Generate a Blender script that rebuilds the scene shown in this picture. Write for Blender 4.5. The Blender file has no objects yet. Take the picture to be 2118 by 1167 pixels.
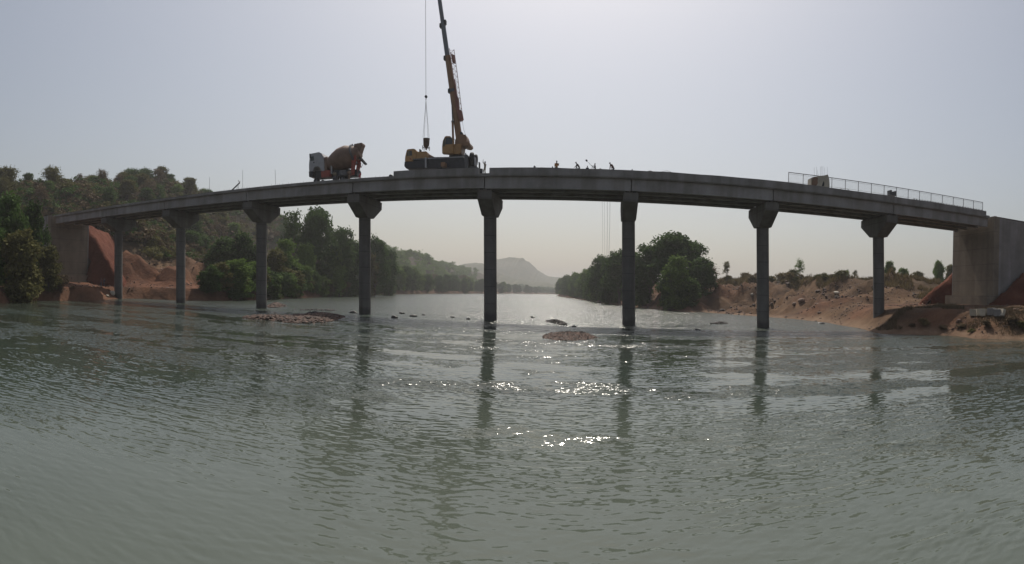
import bpy, bmesh, math, random
import numpy as np
from mathutils import Vector, Matrix, Quaternion
PI = math.pi
random.seed(7)
rng = np.random.default_rng(11)
SC = bpy.context.scene
COL = SC.collection

# ------------------------------------------------------------------ survey
# the photograph is a swept (cylindrical) panorama; a straight bridge stands square to +Y at Y = 76 m
F_PX, PSI, ROLL, YC, W_PX, H_PX = 1103.62, 0.158345, -0.0317508, 603.03, 2118.0, 1167.0
CAM_Z = 4.2795
_cr, _sr, _cp, _sp = math.cos(ROLL), math.sin(ROLL), math.cos(PSI), math.sin(PSI)

def ray(x, y):
    az = (x - W_PX / 2) / F_PX
    q = (math.sin(az), math.cos(az), (YC - y) / F_PX)
    p = (_cr * q[0] + _sr * q[2], q[1], -_sr * q[0] + _cr * q[2])
    return Vector((_cp * p[0] - _sp * p[1], _sp * p[0] + _cp * p[1], p[2]))

def S(x, y, Y):
    """point of the place on the plane Y = const seen at photo pixel x, y"""
    d = ray(x, y); t = Y / d.y
    return Vector((d.x * t, Y, CAM_Z + d.z * t))

def atZ(x, y, Z=0.0):
    d = ray(x, y); t = (Z - CAM_Z) / d.z
    return Vector((d.x * t, d.y * t, Z))

# ------------------------------------------------------------------ noise
def vnoise(x, y, seed=0):
    xi = np.floor(x).astype(np.int64); yi = np.floor(y).astype(np.int64)
    fx = x - xi; fy = y - yi
    u = fx * fx * (3 - 2 * fx); v = fy * fy * (3 - 2 * fy)
    def h(a, b):
        n = (a * 374761393 + b * 668265263 + seed * 974634533) & 0x7fffffff
        n = ((n ^ (n >> 13)) * 1274126177) & 0x7fffffff
        return ((n ^ (n >> 16)) & 0xffff) / 65535.0 * 2 - 1
    return (h(xi, yi) * (1 - u) + h(xi + 1, yi) * u) * (1 - v) + (h(xi, yi + 1) * (1 - u) + h(xi + 1, yi + 1) * u) * v

def fbm(x, y, sc, oct=4, seed=0, gain=0.5):
    r = 0; a = 1.0; f = 1.0 / sc
    for i in range(oct):
        r = r + a * vnoise(x * f + 17.3 * i, y * f - 9.1 * i, seed + i); a *= gain; f *= 2.03
    return r

def ss(x, a, b):
    t = np.clip((x - a) / (b - a), 0, 1)
    return t * t * (3 - 2 * t)

# ------------------------------------------------------------------ materials
MATS = {}
def new_mat(name):
    m = bpy.data.materials.new(name); m.use_nodes = True
    MATS[name] = m
    nt = m.node_tree
    return m, nt, nt.nodes, nt.links, nt.nodes['Principled BSDF']

def plain(name, col, rough=0.6, metal=0.0, var=0.25, scale=3.0, bump=0.0):
    """one surface colour broken up by two octaves of grime"""
    m, nt, N, L, B = new_mat(name)
    tc = N.new('ShaderNodeTexCoord')
    n1 = N.new('ShaderNodeTexNoise'); n1.inputs['Scale'].default_value = scale; n1.inputs['Detail'].default_value = 6
    n1.inputs['Roughness'].default_value = 0.65
    L.new(tc.outputs['Object'], n1.inputs['Vector'])
    r = N.new('ShaderNodeValToRGB')
    r.color_ramp.elements[0].position = 0.3; r.color_ramp.elements[1].position = 0.7
    lo = [c * (1 - var) for c in col[:3]]; hi = [min(1, c * (1 + var)) for c in col[:3]]
    r.color_ramp.elements[0].color = (*lo, 1); r.color_ramp.elements[1].color = (*hi, 1)
    L.new(n1.outputs['Fac'], r.inputs['Fac']); L.new(r.outputs['Color'], B.inputs['Base Color'])
    B.inputs['Roughness'].default_value = rough; B.inputs['Metallic'].default_value = metal
    if bump:
        b = N.new('ShaderNodeBump'); b.inputs['Strength'].default_value = bump; b.inputs['Distance'].default_value = 0.05
        L.new(n1.outputs['Fac'], b.inputs['Height']); L.new(b.outputs['Normal'], B.inputs['Normal'])
    return m

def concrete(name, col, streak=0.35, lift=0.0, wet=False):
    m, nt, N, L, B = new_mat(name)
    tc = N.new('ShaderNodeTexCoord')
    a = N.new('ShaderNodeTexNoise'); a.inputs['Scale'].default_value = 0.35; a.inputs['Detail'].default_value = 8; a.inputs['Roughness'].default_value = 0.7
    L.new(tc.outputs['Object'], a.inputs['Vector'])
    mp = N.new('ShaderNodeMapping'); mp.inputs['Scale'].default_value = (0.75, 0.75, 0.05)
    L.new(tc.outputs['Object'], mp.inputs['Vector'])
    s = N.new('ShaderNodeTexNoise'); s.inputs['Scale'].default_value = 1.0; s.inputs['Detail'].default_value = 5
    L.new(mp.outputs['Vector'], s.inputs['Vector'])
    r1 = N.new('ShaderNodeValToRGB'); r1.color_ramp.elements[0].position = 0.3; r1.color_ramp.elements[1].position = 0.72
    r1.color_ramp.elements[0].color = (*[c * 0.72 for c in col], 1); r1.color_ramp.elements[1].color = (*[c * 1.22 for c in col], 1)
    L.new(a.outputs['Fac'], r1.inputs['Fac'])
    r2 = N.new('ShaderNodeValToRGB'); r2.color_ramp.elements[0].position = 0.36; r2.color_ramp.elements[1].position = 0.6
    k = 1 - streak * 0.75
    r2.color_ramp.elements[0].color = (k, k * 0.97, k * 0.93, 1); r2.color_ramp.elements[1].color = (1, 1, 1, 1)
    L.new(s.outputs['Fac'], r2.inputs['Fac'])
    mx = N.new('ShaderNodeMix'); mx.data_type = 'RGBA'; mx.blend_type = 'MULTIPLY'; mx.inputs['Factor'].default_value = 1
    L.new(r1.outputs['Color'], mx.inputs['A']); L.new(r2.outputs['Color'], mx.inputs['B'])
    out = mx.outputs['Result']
    if lift or wet:
        sx = N.new('ShaderNodeSeparateXYZ'); L.new(tc.outputs['Object'], sx.inputs[0])
    if lift:                                    # pour joints left by each lift of the formwork
        jt = N.new('ShaderNodeMath'); jt.operation = 'MULTIPLY_ADD'; jt.inputs[1].default_value = 0.06; L.new(a.outputs['Fac'], jt.inputs[0]); L.new(sx.outputs['Z'], jt.inputs[2])
        md = N.new('ShaderNodeMath'); md.operation = 'PINGPONG'; md.inputs[1].default_value = lift / 2; L.new(jt.outputs[0], md.inputs[0])
        cm = N.new('ShaderNodeMapRange'); cm.inputs['From Min'].default_value = 0.015; cm.inputs['From Max'].default_value = 0.07; cm.inputs['To Min'].default_value = 0.62; L.new(md.outputs[0], cm.inputs['Value'])
        m2 = N.new('ShaderNodeMix'); m2.data_type = 'RGBA'; m2.blend_type = 'MULTIPLY'; m2.inputs['Factor'].default_value = 1
        L.new(out, m2.inputs['A']); L.new(cm.outputs[0], m2.inputs['B']); out = m2.outputs['Result']
    if wet:                                     # tide mark of the last flood on the shafts
        zz = N.new('ShaderNodeMath'); zz.operation = 'MULTIPLY_ADD'; zz.inputs[1].default_value = 1.6; L.new(a.outputs['Fac'], zz.inputs[0]); L.new(sx.outputs['Z'], zz.inputs[2])
        cm = N.new('ShaderNodeMapRange'); cm.inputs['From Min'].default_value = 1.5; cm.inputs['From Max'].default_value = 2.1; cm.inputs['To Min'].default_value = 0.55; L.new(zz.outputs[0], cm.inputs['Value'])
        m2 = N.new('ShaderNodeMix'); m2.data_type = 'RGBA'; m2.blend_type = 'MULTIPLY'; m2.inputs['Factor'].default_value = 1
        L.new(out, m2.inputs['A']); L.new(cm.outputs[0], m2.inputs['B']); out = m2.outputs['Result']
    L.new(out, B.inputs['Base Color'])
    B.inputs['Roughness'].default_value = 0.85
    f = N.new('ShaderNodeTexNoise'); f.inputs['Scale'].default_value = 7; f.inputs['Detail'].default_value = 6
    L.new(tc.outputs['Object'], f.inputs['Vector'])
    b = N.new('ShaderNodeBump'); b.inputs['Strength'].default_value = 0.35; b.inputs['Distance'].default_value = 0.03
    L.new(f.outputs['Fac'], b.inputs['Height']); L.new(b.outputs['Normal'], B.inputs['Normal'])
    return m

def leafmat(name, col, var=0.5, trans=0.3):
    m, nt, N, L, B = new_mat(name)
    oi = N.new('ShaderNodeObjectInfo'); g = N.new('ShaderNodeNewGeometry')
    n = N.new('ShaderNodeTexNoise'); n.inputs['Scale'].default_value = 0.35; n.inputs['Detail'].default_value = 4
    L.new(g.outputs['Position'], n.inputs['Vector'])
    add = N.new('ShaderNodeMath'); add.operation = 'MULTIPLY_ADD'; add.inputs[1].default_value = 0.5
    L.new(oi.outputs['Random'], add.inputs[0]); L.new(n.outputs['Fac'], add.inputs[2])
    ad2 = N.new('ShaderNodeMath'); ad2.operation = 'MULTIPLY_ADD'; ad2.inputs[1].default_value = 0.45
    L.new(g.outputs['Random Per Island'], ad2.inputs[0]); L.new(add.outputs[0], ad2.inputs[2])
    r = N.new('ShaderNodeValToRGB'); r.color_ramp.elements[0].position = 0.45; r.color_ramp.elements[1].position = 1.4 / 1.5
    lo = [c * (1 - var) for c in col]; hi = [col[0] * (1 + var * 1.1), col[1] * (1 + var), col[2] * (1 + var * 0.5)]
    r.color_ramp.elements[0].color = (*lo, 1); r.color_ramp.elements[1].color = (*hi, 1)
    L.new(ad2.outputs[0], r.inputs['Fac'])
    L.new(r.outputs['Color'], B.inputs['Base Color']); B.inputs['Roughness'].default_value = 0.75
    B.inputs['Specular IOR Level'].default_value = 0.08
    t = N.new('ShaderNodeBsdfTranslucent'); L.new(r.outputs['Color'], t.inputs['Color'])
    mx = N.new('ShaderNodeMixShader'); mx.inputs[0].default_value = trans
    L.new(B.outputs[0], mx.inputs[1]); L.new(t.outputs[0], mx.inputs[2])
    L.new(mx.outputs[0], N['Material Output'].inputs['Surface'])
    return m

def soil(name, cols, scale=0.12, bump=0.6, mask=False):
    m, nt, N, L, B = new_mat(name)
    tc = N.new('ShaderNodeTexCoord')
    a = N.new('ShaderNodeTexNoise'); a.inputs['Scale'].default_value = scale; a.inputs['Detail'].default_value = 10; a.inputs['Roughness'].default_value = 0.68
    L.new(tc.outputs['Object'], a.inputs['Vector'])
    r = N.new('ShaderNodeValToRGB'); e = r.color_ramp.elements
    e[0].position = 0.3; e[0].color = (*cols[0], 1); e[1].position = 0.72; e[1].color = (*cols[2], 1)
    k = e.new(0.5); k.color = (*cols[1], 1)
    L.new(a.outputs['Fac'], r.inputs['Fac'])
    out = r.outputs['Color']
    if mask:
        at = N.new('ShaderNodeAttribute'); at.attribute_name = 'ground_kind'
        sep = N.new('ShaderNodeSeparateColor'); L.new(at.outputs['Color'], sep.inputs[0])
        # red laterite / dry hill litter / wet sand: three real ground colours
        for ch, pair in (('Red', ((0.06, 0.026, 0.016), (0.15, 0.062, 0.035))), ('Green', ((0.032, 0.030, 0.018), (0.075, 0.062, 0.040))), ('Blue', ((0.14, 0.09, 0.058), (0.23, 0.16, 0.11)))):
            rr = N.new('ShaderNodeValToRGB'); rr.color_ramp.elements[0].position = 0.35; rr.color_ramp.elements[1].position = 0.66
            rr.color_ramp.elements[0].color = (*pair[0], 1); rr.color_ramp.elements[1].color = (*pair[1], 1)
            L.new(a.outputs['Fac'], rr.inputs['Fac'])
            mx = N.new('ShaderNodeMix'); mx.data_type = 'RGBA'
            L.new(sep.outputs[ch], mx.inputs['Factor']); L.new(out, mx.inputs['A']); L.new(rr.outputs['Color'], mx.inputs['B'])
            out = mx.outputs['Result']
    L.new(out, B.inputs['Base Color']); B.inputs['Roughness'].default_value = 0.95; B.inputs['Specular IOR Level'].default_value = 0.15
    f = N.new('ShaderNodeTexNoise'); f.inputs['Scale'].default_value = 1.3; f.inputs['Detail'].default_value = 9; f.inputs['Roughness'].default_value = 0.7
    L.new(tc.outputs['Object'], f.inputs['Vector'])
    b = N.new('ShaderNodeBump'); b.inputs['Strength'].default_value = bump; b.inputs['Distance'].default_value = 0.5
    L.new(f.outputs['Fac'], b.inputs['Height']); L.new(b.outputs['Normal'], B.inputs['Normal'])
    return m

def glass(name, col=(0.35, 0.42, 0.42)):
    m, nt, N, L, B = new_mat(name)
    B.inputs['Base Color'].default_value = (*col, 1); B.inputs['Roughness'].default_value = 0.05
    B.inputs['Transmission Weight'].default_value = 0.75; B.inputs['IOR'].default_value = 1.1
    return m

M_CONC = concrete('weathered_concrete', (0.225, 0.215, 0.212))
M_GIRD = concrete('girder_concrete', (0.262, 0.250, 0.25), 0.3)
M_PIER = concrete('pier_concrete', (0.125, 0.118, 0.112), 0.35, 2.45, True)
M_ABUT = concrete('abutment_concrete', (0.18, 0.146, 0.11), 0.3, 2.9)
M_BLOCK = concrete('block_concrete', (0.42, 0.38, 0.31), 0.2)
M_RED = soil('red_fill', ((0.07, 0.022, 0.013), (0.105, 0.034, 0.02), (0.15, 0.056, 0.034)), 0.3, 0.9)
M_GROUND = soil('bank_soil', ((0.038, 0.024, 0.016), (0.094, 0.055, 0.032), (0.165, 0.102, 0.060)), 0.16, 0.8, True)
M_ROCK = plain('brown_stone', (0.16, 0.105, 0.075), 0.85, 0, 0.45, 2.0, 0.5)
M_DARKROCK = plain('wet_dark_stone', (0.035, 0.032, 0.03), 0.5, 0, 0.4, 2.0, 0.5)
M_YEL = plain('yellow_paint', (0.33, 0.18, 0.06), 0.5, 0, 0.25, 1.5)
M_BOOM = plain('faded_yellow_boom', (0.22, 0.115, 0.055), 0.5, 0, 0.2, 1.0)
M_GREY = plain('grey_boom_paint', (0.12, 0.13, 0.15), 0.5, 0.1, 0.2, 1.0)
M_JIB = plain('red_brown_lattice', (0.22, 0.09, 0.07), 0.6, 0, 0.2, 1.0)
M_BLACK = plain('black_chassis', (0.025, 0.027, 0.032), 0.6, 0.1, 0.4, 2.0)
M_TYRE = plain('tyre_rubber', (0.022, 0.022, 0.022), 0.85, 0, 0.3, 4.0)
M_STEEL = plain('dull_steel', (0.10, 0.10, 0.105), 0.55, 0.4, 0.3, 3.0)
M_LIGHTST = plain('galvanised_steel', (0.30, 0.30, 0.31), 0.5, 0.4, 0.2, 3.0)
M_WHITE = plain('dusty_white_paint', (0.31, 0.31, 0.33), 0.45, 0, 0.12, 1.5)
M_DRUM = plain('dusty_mixer_drum', (0.16, 0.098, 0.07), 0.65, 0, 0.3, 0.9)
M_REDP = plain('red_paint', (0.26, 0.045, 0.03), 0.55, 0, 0.3, 2.0)
M_RUST = plain('rusty_skip', (0.10, 0.07, 0.055), 0.8, 0.1, 0.4, 3.0)
M_ROPE = plain('dark_rope', (0.06, 0.055, 0.05), 0.9, 0, 0.2, 5.0)
M_GLASS = glass('window_glass')
M_DGLASS = plain('dark_window', (0.02, 0.025, 0.03), 0.15, 0, 0.2, 2.0)
M_SKIN = plain('skin', (0.09, 0.05, 0.035), 0.6, 0, 0.1, 5.0)
M_BARK = plain('bark', (0.075, 0.06, 0.048), 0.9, 0, 0.4, 3.0, 0.5)
M_PALEBARK = plain('pale_bark', (0.16, 0.13, 0.11), 0.9, 0, 0.35, 3.0, 0.5)
L_DARK = leafmat('dark_leaves', (0.038, 0.07, 0.021))
L_MID = leafmat('green_leaves', (0.072, 0.118, 0.03))
L_OLIVE = leafmat('olive_leaves', (0.072, 0.072, 0.030))
L_DRY = leafmat('dry_leaves', (0.085, 0.065, 0.045), 0.4, 0.2)
L_GRASS = leafmat('dry_grass_blades', (0.12, 0.095, 0.052), 0.4, 0.25)
M_TARP = plain('pale_roof_sheet', (0.55, 0.53, 0.5), 0.6, 0, 0.1, 2.0)
M_MUD = plain('mud_wall', (0.2, 0.12, 0.08), 0.9, 0, 0.25, 2.0)

def cloth(name, c): return plain(name, c, 0.85, 0, 0.2, 6.0)
C_KHAKI = cloth('khaki_cloth', (0.20, 0.17, 0.11)); C_ORANGE = cloth('orange_cloth', (0.38, 0.18, 0.06)); C_NAVY = cloth('navy_cloth', (0.03, 0.035, 0.06))
C_GREYC = cloth('grey_cloth', (0.09, 0.09, 0.10)); C_MAROON = cloth('maroon_cloth', (0.12, 0.05, 0.05)); C_RED = cloth('red_cloth', (0.32, 0.04, 0.05)); C_TAN = cloth('tan_cloth', (0.24, 0.16, 0.11))
C_WHITE = cloth('white_helmet', (0.7, 0.7, 0.68)); C_YELH = cloth('yellow_helmet', (0.45, 0.3, 0.05))

# ------------------------------------------------------------------ object helpers
def tag(o, label=None, cat=None, group=None, kind=None):
    if label: o['label'] = label
    if cat: o['category'] = cat
    if group: o['group'] = group
    if kind: o['kind'] = kind
    return o

def empty(name, loc, label=None, cat=None, group=None, rz=0.0):
    o = bpy.data.objects.new(name, None); COL.objects.link(o)
    o.location = loc; o.rotation_euler = (0, 0, rz); o.empty_display_size = 0.3
    return tag(o, label, cat, group)

def mesh_np(name, v, f, smooth=False):
    """v (n,3), f (m,k) -> mesh, all faces of k corners"""
    v = np.asarray(v, np.float32); f = np.asarray(f, np.int32)
    me = bpy.data.meshes.new(name)
    n, m, k = len(v), len(f), f.shape[1]
    me.vertices.add(n); me.vertices.foreach_set('co', v.ravel())
    me.loops.add(m * k); me.loops.foreach_set('vertex_index', f.ravel())
    me.polygons.add(m); me.polygons.foreach_set('loop_start', np.arange(0, m * k, k, dtype=np.int32))
    me.polygons.foreach_set('use_smooth', np.full(m, smooth, dtype=bool))
    me.update(calc_edges=True); me.validate()
    return me

def link(name, me, mat=None, parent=None, loc=None):
    o = bpy.data.objects.new(name, me); COL.objects.link(o)
    if mat is not None and len(me.materials) == 0: me.materials.append(mat)
    if parent is not None: o.parent = parent
    if loc is not None: o.location = loc
    return o

class MB:
    def __init__(s): s.v = []; s.f = []
    def add(s, vs, fs):
        b = len(s.v); s.v += [Vector(p) for p in vs]; s.f += [tuple(i + b for i in q) for q in fs]; return s
    def box(s, x0, x1, y0, y1, z0, z1):
        return s.add([(x0, y0, z0), (x1, y0, z0), (x1, y1, z0), (x0, y1, z0), (x0, y0, z1), (x1, y0, z1), (x1, y1, z1), (x0, y1, z1)],
                     [(0, 3, 2, 1), (4, 5, 6, 7), (0, 1, 5, 4), (1, 2, 6, 5), (2, 3, 7, 6), (3, 0, 4, 7)])
    def ext(s, poly, y0, y1):
        """outline in XZ given real thickness along Y"""
        n = len(poly)
        ar = sum(poly[i][0] * poly[(i + 1) % n][1] - poly[(i + 1) % n][0] * poly[i][1] for i in range(n))
        if ar < 0: poly = poly[::-1]
        vs = [(p[0], y0, p[1]) for p in poly] + [(p[0], y1, p[1]) for p in poly]
        fs = [tuple(range(n)), tuple(range(2 * n - 1, n - 1, -1))] + [(i, i + n, (i + 1) % n + n, (i + 1) % n) for i in range(n)]
        return s.add(vs, fs)
    def pext(s, px, Ym, y0, y1):
        return s.ext([(S(a, b, Ym).x, S(a, b, Ym).z) for a, b in px], y0, y1)
    def extx(s, poly, x0, x1):
        n = len(poly)
        vs = [(x0, p[0], p[1]) for p in poly] + [(x1, p[0], p[1]) for p in poly]
        return s.add(vs, [tuple(range(n))[::-1], tuple(range(n, 2 * n))] + [(i, (i + 1) % n, (i + 1) % n + n, i + n) for i in range(n)])
    def lathe(s, p0, ax, prof, n=20):
        ax = Vector(ax).normalized(); u = ax.orthogonal().normalized(); w = ax.cross(u); p0 = Vector(p0)
        vs = []; fs = []
        for t, r in prof:
            for k in range(n):
                a = 2 * PI * k / n
                vs.append(p0 + ax * t + (u * math.cos(a) + w * math.sin(a)) * r)
        m = len(prof)
        for i in range(m - 1):
            for k in range(n): fs.append((i * n + k, i * n + (k + 1) % n, (i + 1) * n + (k + 1) % n, (i + 1) * n + k))
        fs.append(tuple(range(n))[::-1]); fs.append(tuple(range((m - 1) * n, m * n)))
        return s.add(vs, fs)
    def tube(s, a, b, r, n=8, r2=None):
        a = Vector(a); b = Vector(b); d = b - a
        if d.length < 1e-6: return s
        return s.lathe(a, d, [(0, r), (d.length, r if r2 is None else r2)], n)
    def bar(s, a, b, w, h=None):
        """square bar"""
        a = Vector(a); b = Vector(b); ax = (b - a).normalized(); u = Vector((0, 1, 0)) if abs(ax.y) < .9 else Vector((1, 0, 0))
        u = (u - ax * u.dot(ax)).normalized(); w2 = ax.cross(u); h = h or w
        vs = []
        for p in (a, b):
            for su, sw in ((-1, -1), (1, -1), (1, 1), (-1, 1)): vs.append(p + u * su * w / 2 + w2 * sw * h / 2)
        return s.add(vs, [(3, 2, 1, 0), (4, 5, 6, 7), (0, 1, 5, 4), (1, 2, 6, 5), (2, 3, 7, 6), (3, 0, 4, 7)])
    def build(s, name, mat, parent=None, org=(0, 0, 0), smooth=False, bevel=0.0):
        me = bpy.data.meshes.new(name); o = Vector(org)
        me.from_pydata([tuple(p - o) for p in s.v], [], s.f); me.update()
        bm = bmesh.new(); bm.from_mesh(me)
        bmesh.ops.recalc_face_normals(bm, faces=bm.faces)
        if bevel: bmesh.ops.bevel(bm, geom=[e for e in bm.edges if len(e.link_faces) == 2 and e.calc_face_angle(0) > 0.5], offset=bevel, segments=2, affect='EDGES', clamp_overlap=True)
        bm.to_mesh(me); bm.free()
        if smooth:
            me.polygons.foreach_set('use_smooth', [True] * len(me.polygons))
            me.set_sharp_from_angle(angle=0.7)
        ob = link(name, me, mat, parent)
        if parent is None and tuple(org) != (0, 0, 0): ob.location = org
        return ob

# ------------------------------------------------------------------ camera, light, sky
cd = bpy.data.cameras.new('camera'); cam = bpy.data.objects.new('camera', cd); COL.objects.link(cam); SC.camera = cam
cd.type = 'PANO'; cd.panorama_type = 'CENTRAL_CYLINDRICAL'
cd.central_cylindrical_range_u_min = -W_PX / 2 / F_PX; cd.central_cylindrical_range_u_max = W_PX / 2 / F_PX
cd.central_cylindrical_range_v_min = -(H_PX - YC) / F_PX; cd.central_cylindrical_range_v_max = YC / F_PX
cd.central_cylindrical_radius = 1.0
cd.clip_end = 20000; cd.clip_start = 0.1
def _dir(q):
    p = (_cr * q[0] + _sr * q[2], q[1], -_sr * q[0] + _cr * q[2])
    return Vector((_cp * p[0] - _sp * p[1], _sp * p[0] + _cp * p[1], p[2]))
right, fwd, up = _dir((1, 0, 0)), _dir((0, 1, 0)), _dir((0, 0, 1))
cam.matrix_world = Matrix(((right.x, up.x, -fwd.x, 0), (right.y, up.y, -fwd.y, 0), (right.z, up.z, -fwd.z, CAM_Z), (0, 0, 0, 1)))

SUN_EL, SUN_AZ = math.radians(57), -0.075
sd = Vector((math.sin(SUN_AZ) * math.cos(SUN_EL), math.cos(SUN_AZ) * math.cos(SUN_EL), math.sin(SUN_EL)))
sl = bpy.data.lights.new('sun', 'SUN'); sl.energy = 3.8; sl.angle = math.radians(0.5); sl.color = (1.0, 0.93, 0.82)
so = bpy.data.objects.new('sun', sl); COL.objects.link(so); so.rotation_euler = sd.to_track_quat('Z', 'Y').to_euler(); so.location = (0, 0, 150)
w = bpy.data.worlds.new('World'); SC.world = w; w.use_nodes = True
wn, wl = w.node_tree.nodes, w.node_tree.links
sky = wn.new('ShaderNodeTexSky'); sky.sky_type = 'NISHITA'; sky.sun_disc = False
sky.sun_elevation = SUN_EL; sky.sun_rotation = SUN_AZ; sky.dust_density = 3.5; sky.air_density = 1.4; sky.ozone_density = 1.5; sky.altitude = 100
hs = wn.new('ShaderNodeHueSaturation'); hs.inputs['Saturation'].default_value = 0.62
wl.new(sky.outputs[0], hs.inputs['Color']); dust = wn.new('ShaderNodeMix'); dust.data_type = 'RGBA'; dust.blend_type = 'MULTIPLY'; dust.inputs['Factor'].default_value = 1.0; dust.inputs['B'].default_value = (1.0, 0.982, 0.985, 1)
wl.new(hs.outputs[0], dust.inputs['A']); wl.new(dust.outputs['Result'], wn['Background'].inputs['Color'])
wn['Background'].inputs['Strength'].default_value = 0.09
SC.view_settings.view_transform = 'Standard'; SC.view_settings.look = 'None'; SC.view_settings.exposure = 0.0; SC.view_settings.gamma = 1.0
SC.view_settings.use_curve_mapping = False
cy = SC.cycles
cy.use_denoising = True
try: cy.denoiser = 'OPENIMAGEDENOISE'
except Exception: pass
cy.max_bounces = 6; cy.diffuse_bounces = 3; cy.glossy_bounces = 3; cy.transmission_bounces = 4; cy.transparent_max_bounces = 4; cy.volume_bounces = 0
cy.caustics_reflective = False; cy.caustics_refractive = False; cy.sample_clamp_indirect = 4.0
cy.use_adaptive_sampling = True; cy.adaptive_threshold = 0.01

# ------------------------------------------------------------------ terrain
LEFT_PX = [(200, 622), (255, 617.5), (300, 618), (360, 621), (400, 622), (480, 622), (560, 619), (650, 615), (735, 612.3), (800, 608.9), (900, 607.6), (1000, 607.6)]
RIGHT_PX = [(1152.8, 612.8), (1196, 618.8), (1244, 627), (1287, 633), (1352, 640), (1433, 646.5), (1447, 645.5), (1520, 651), (1565, 654.5), (1644, 660), (1704, 667), (1767, 678), (1806, 688), (1830, 691), (1890, 692), (1980, 695), (2013, 700.5), (2118, 703)]
shore = [(-60, -400), (-70, 0), (-80.6, 39.3), (-88.5, 51.4), (-88.5, 59.5)]
shore += [tuple(atZ(a, b).xy) for a, b in LEFT_PX]
shore += [(-165, 1050), (-120, 1400), (60, 1520), (400, 1600), (900, 1700), (900, 1560), (400, 1450), (60, 1330), (-60, 1160)]
shore += [tuple(atZ(a, b).xy) for a, b in RIGHT_PX]
shore += [(56, 36), (64, 0), (70, -400)]
SHORE = np.array(shore)

def shore_dist(x, y):
    """signed distance to the waterline, positive on land"""
    x = np.asarray(x, float); y = np.asarray(y, float)
    best = np.full(x.shape, 1e12); inside = np.zeros(x.shape, bool)
    n = len(SHORE)
    for i in range(n):
        a, b = SHORE[i], SHORE[(i + 1) % n]
        ex, ey = b - a; L2 = ex * ex + ey * ey + 1e-12
        t = np.clip(((x - a[0]) * ex + (y - a[1]) * ey) / L2, 0, 1)
        d = (x - a[0] - t * ex) ** 2 + (y - a[1] - t * ey) ** 2
        best = np.minimum(best, d)
        c = ((a[1] > y) != (b[1] > y)) & (x < (b[0] - a[0]) * (y - a[1]) / (b[1] - a[1] + 1e-12) + a[0])
        inside ^= c
    d = np.sqrt(best)
    return np.where(inside, -d, d)

_hg = np.random.default_rng(301)
HEAPS_L = [(-100 - _hg.uniform(0, 38), _hg.uniform(84, 140), _hg.uniform(4, 8), _hg.uniform(1.2, 3.6)) for _ in range(16)]
HEAPS_R = [(_hg.uniform(40, 100), _hg.uniform(88, 165), _hg.uniform(4, 10), _hg.uniform(-2.2, 2.6)) for _ in range(26)]
def terrain(x, y, full=False):
    x = np.asarray(x, float); y = np.asarray(y, float)
    d = shore_dist(x, y)
    n1 = fbm(x, y, 14, 5, 3); n2 = fbm(x, y, 60, 4, 21); n3 = fbm(x, y, 4.0, 4, 41)
    left = (x < -30) & (y < 1250) | (x < -110)
    near = 1 - ss(np.hypot(x, y - 90), 160, 320)
    # left bank: cut bank, spoil terrace, wooded hill
    hl = 2.7 * ss(d + 1.3 * n1, 0.0, 1.6) + 1.2 * ss(d, 3, 22)
    terr = ss(d + 7 * n1, 25, 27) * (1 - ss(np.hypot(x + 150, y - 140), 45, 80))
    hl = hl + 4.6 * terr + (0.35 * n3 - 1.1 * np.abs(fbm(x, y, 7, 3, 151))) * ss(d, 2, 7) * (1 - ss(d, 34, 50))
    heap = np.maximum(0, 1 - np.hypot((x + 131) / 15, (y - 116) / 13)); hl = hl + 5.0 * heap ** 0.9 * (1 - 0.5 * terr)
    heap = np.maximum(0, 1 - np.hypot((x + 118) / 9, (y - 128) / 9)); hl = hl + 3.0 * heap
    for hx, hy, hr_, ht_ in HEAPS_L:
        hl = hl + ht_ * np.maximum(0, 1 - np.hypot((x - hx) / hr_, (y - hy) / (hr_ * .8)) + 0.12 * n3) ** 1.1 * ss(d, 1.5, 5)
    fall = 1 - 0.25 * ss(y, 200, 420) + 0.0 * x
    hl = hl + (31 + 23 * ss(y, 110, 225) + 4 * n2) * fall * ss(d + 7 * n2, 36, 104) + 10 * ss(d, 150, 420) * ss(y, 150, 500)
    # right bank: low bench below the bridge, higher scrub plain upstream
    up_ = ss(y + 5 * n1, 92, 128)
    bench = 3.5 * ss(d + 0.9 * n1, -0.2, 6.2) + 0.7 * ss(d, 6, 20) + 0.22 * n3 * ss(d, 1, 5) * (1 - ss(d, 14, 24))
    rid = np.abs(fbm(x, y, 9, 3, 141))
    plain_ = 0.5 * ss(d, 0, 2) + 3.6 * ss(d + 4 * n1, 2.5, 9) + 5.2 * ss(d + 9 * n1, 12, 33) + 0.7 * n1 * ss(d, 2, 12) + (0.75 * n3 - 3.0 * rid * (1 - ss(d, 26, 40))) * ss(d, 2, 9) + 1.0 * ss(d, 3, 12)
    hr = bench * (1 - up_) + plain_ * up_ + 0.8 * n2 * ss(d, 50, 150)
    for hx, hy, hr_, ht_ in HEAPS_R:
        hr = hr + ht_ * np.maximum(0, 1 - np.hypot((x - hx) / hr_, (y - hy) / (hr_ * .8)) + 0.15 * n3) ** 1.1 * ss(d, 1.5, 6)
    cut = ss(d + 4.5 * n1 + 1.5 * n3, 8.5, 9.6) * up_ * (1 - ss(d, 30, 60)); hr = hr + 1.5 * cut - 1.2 * up_ * ss(d, 3, 8) * (1 - ss(d, 30, 60))
    # far shore across the bend
    hf = 2 * ss(d, 0, 8) + 25 * ss(d + 40 * n2, 60, 500)
    far = ss(y, 1150, 1350)
    h = np.where(left, hl, hr) * (1 - far) + hf * far
    h = np.where(d < 0, np.maximum(-2.5, d * 0.35) - 0.05, h)
    if full: return h, d, n1, n2, left
    return h

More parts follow.
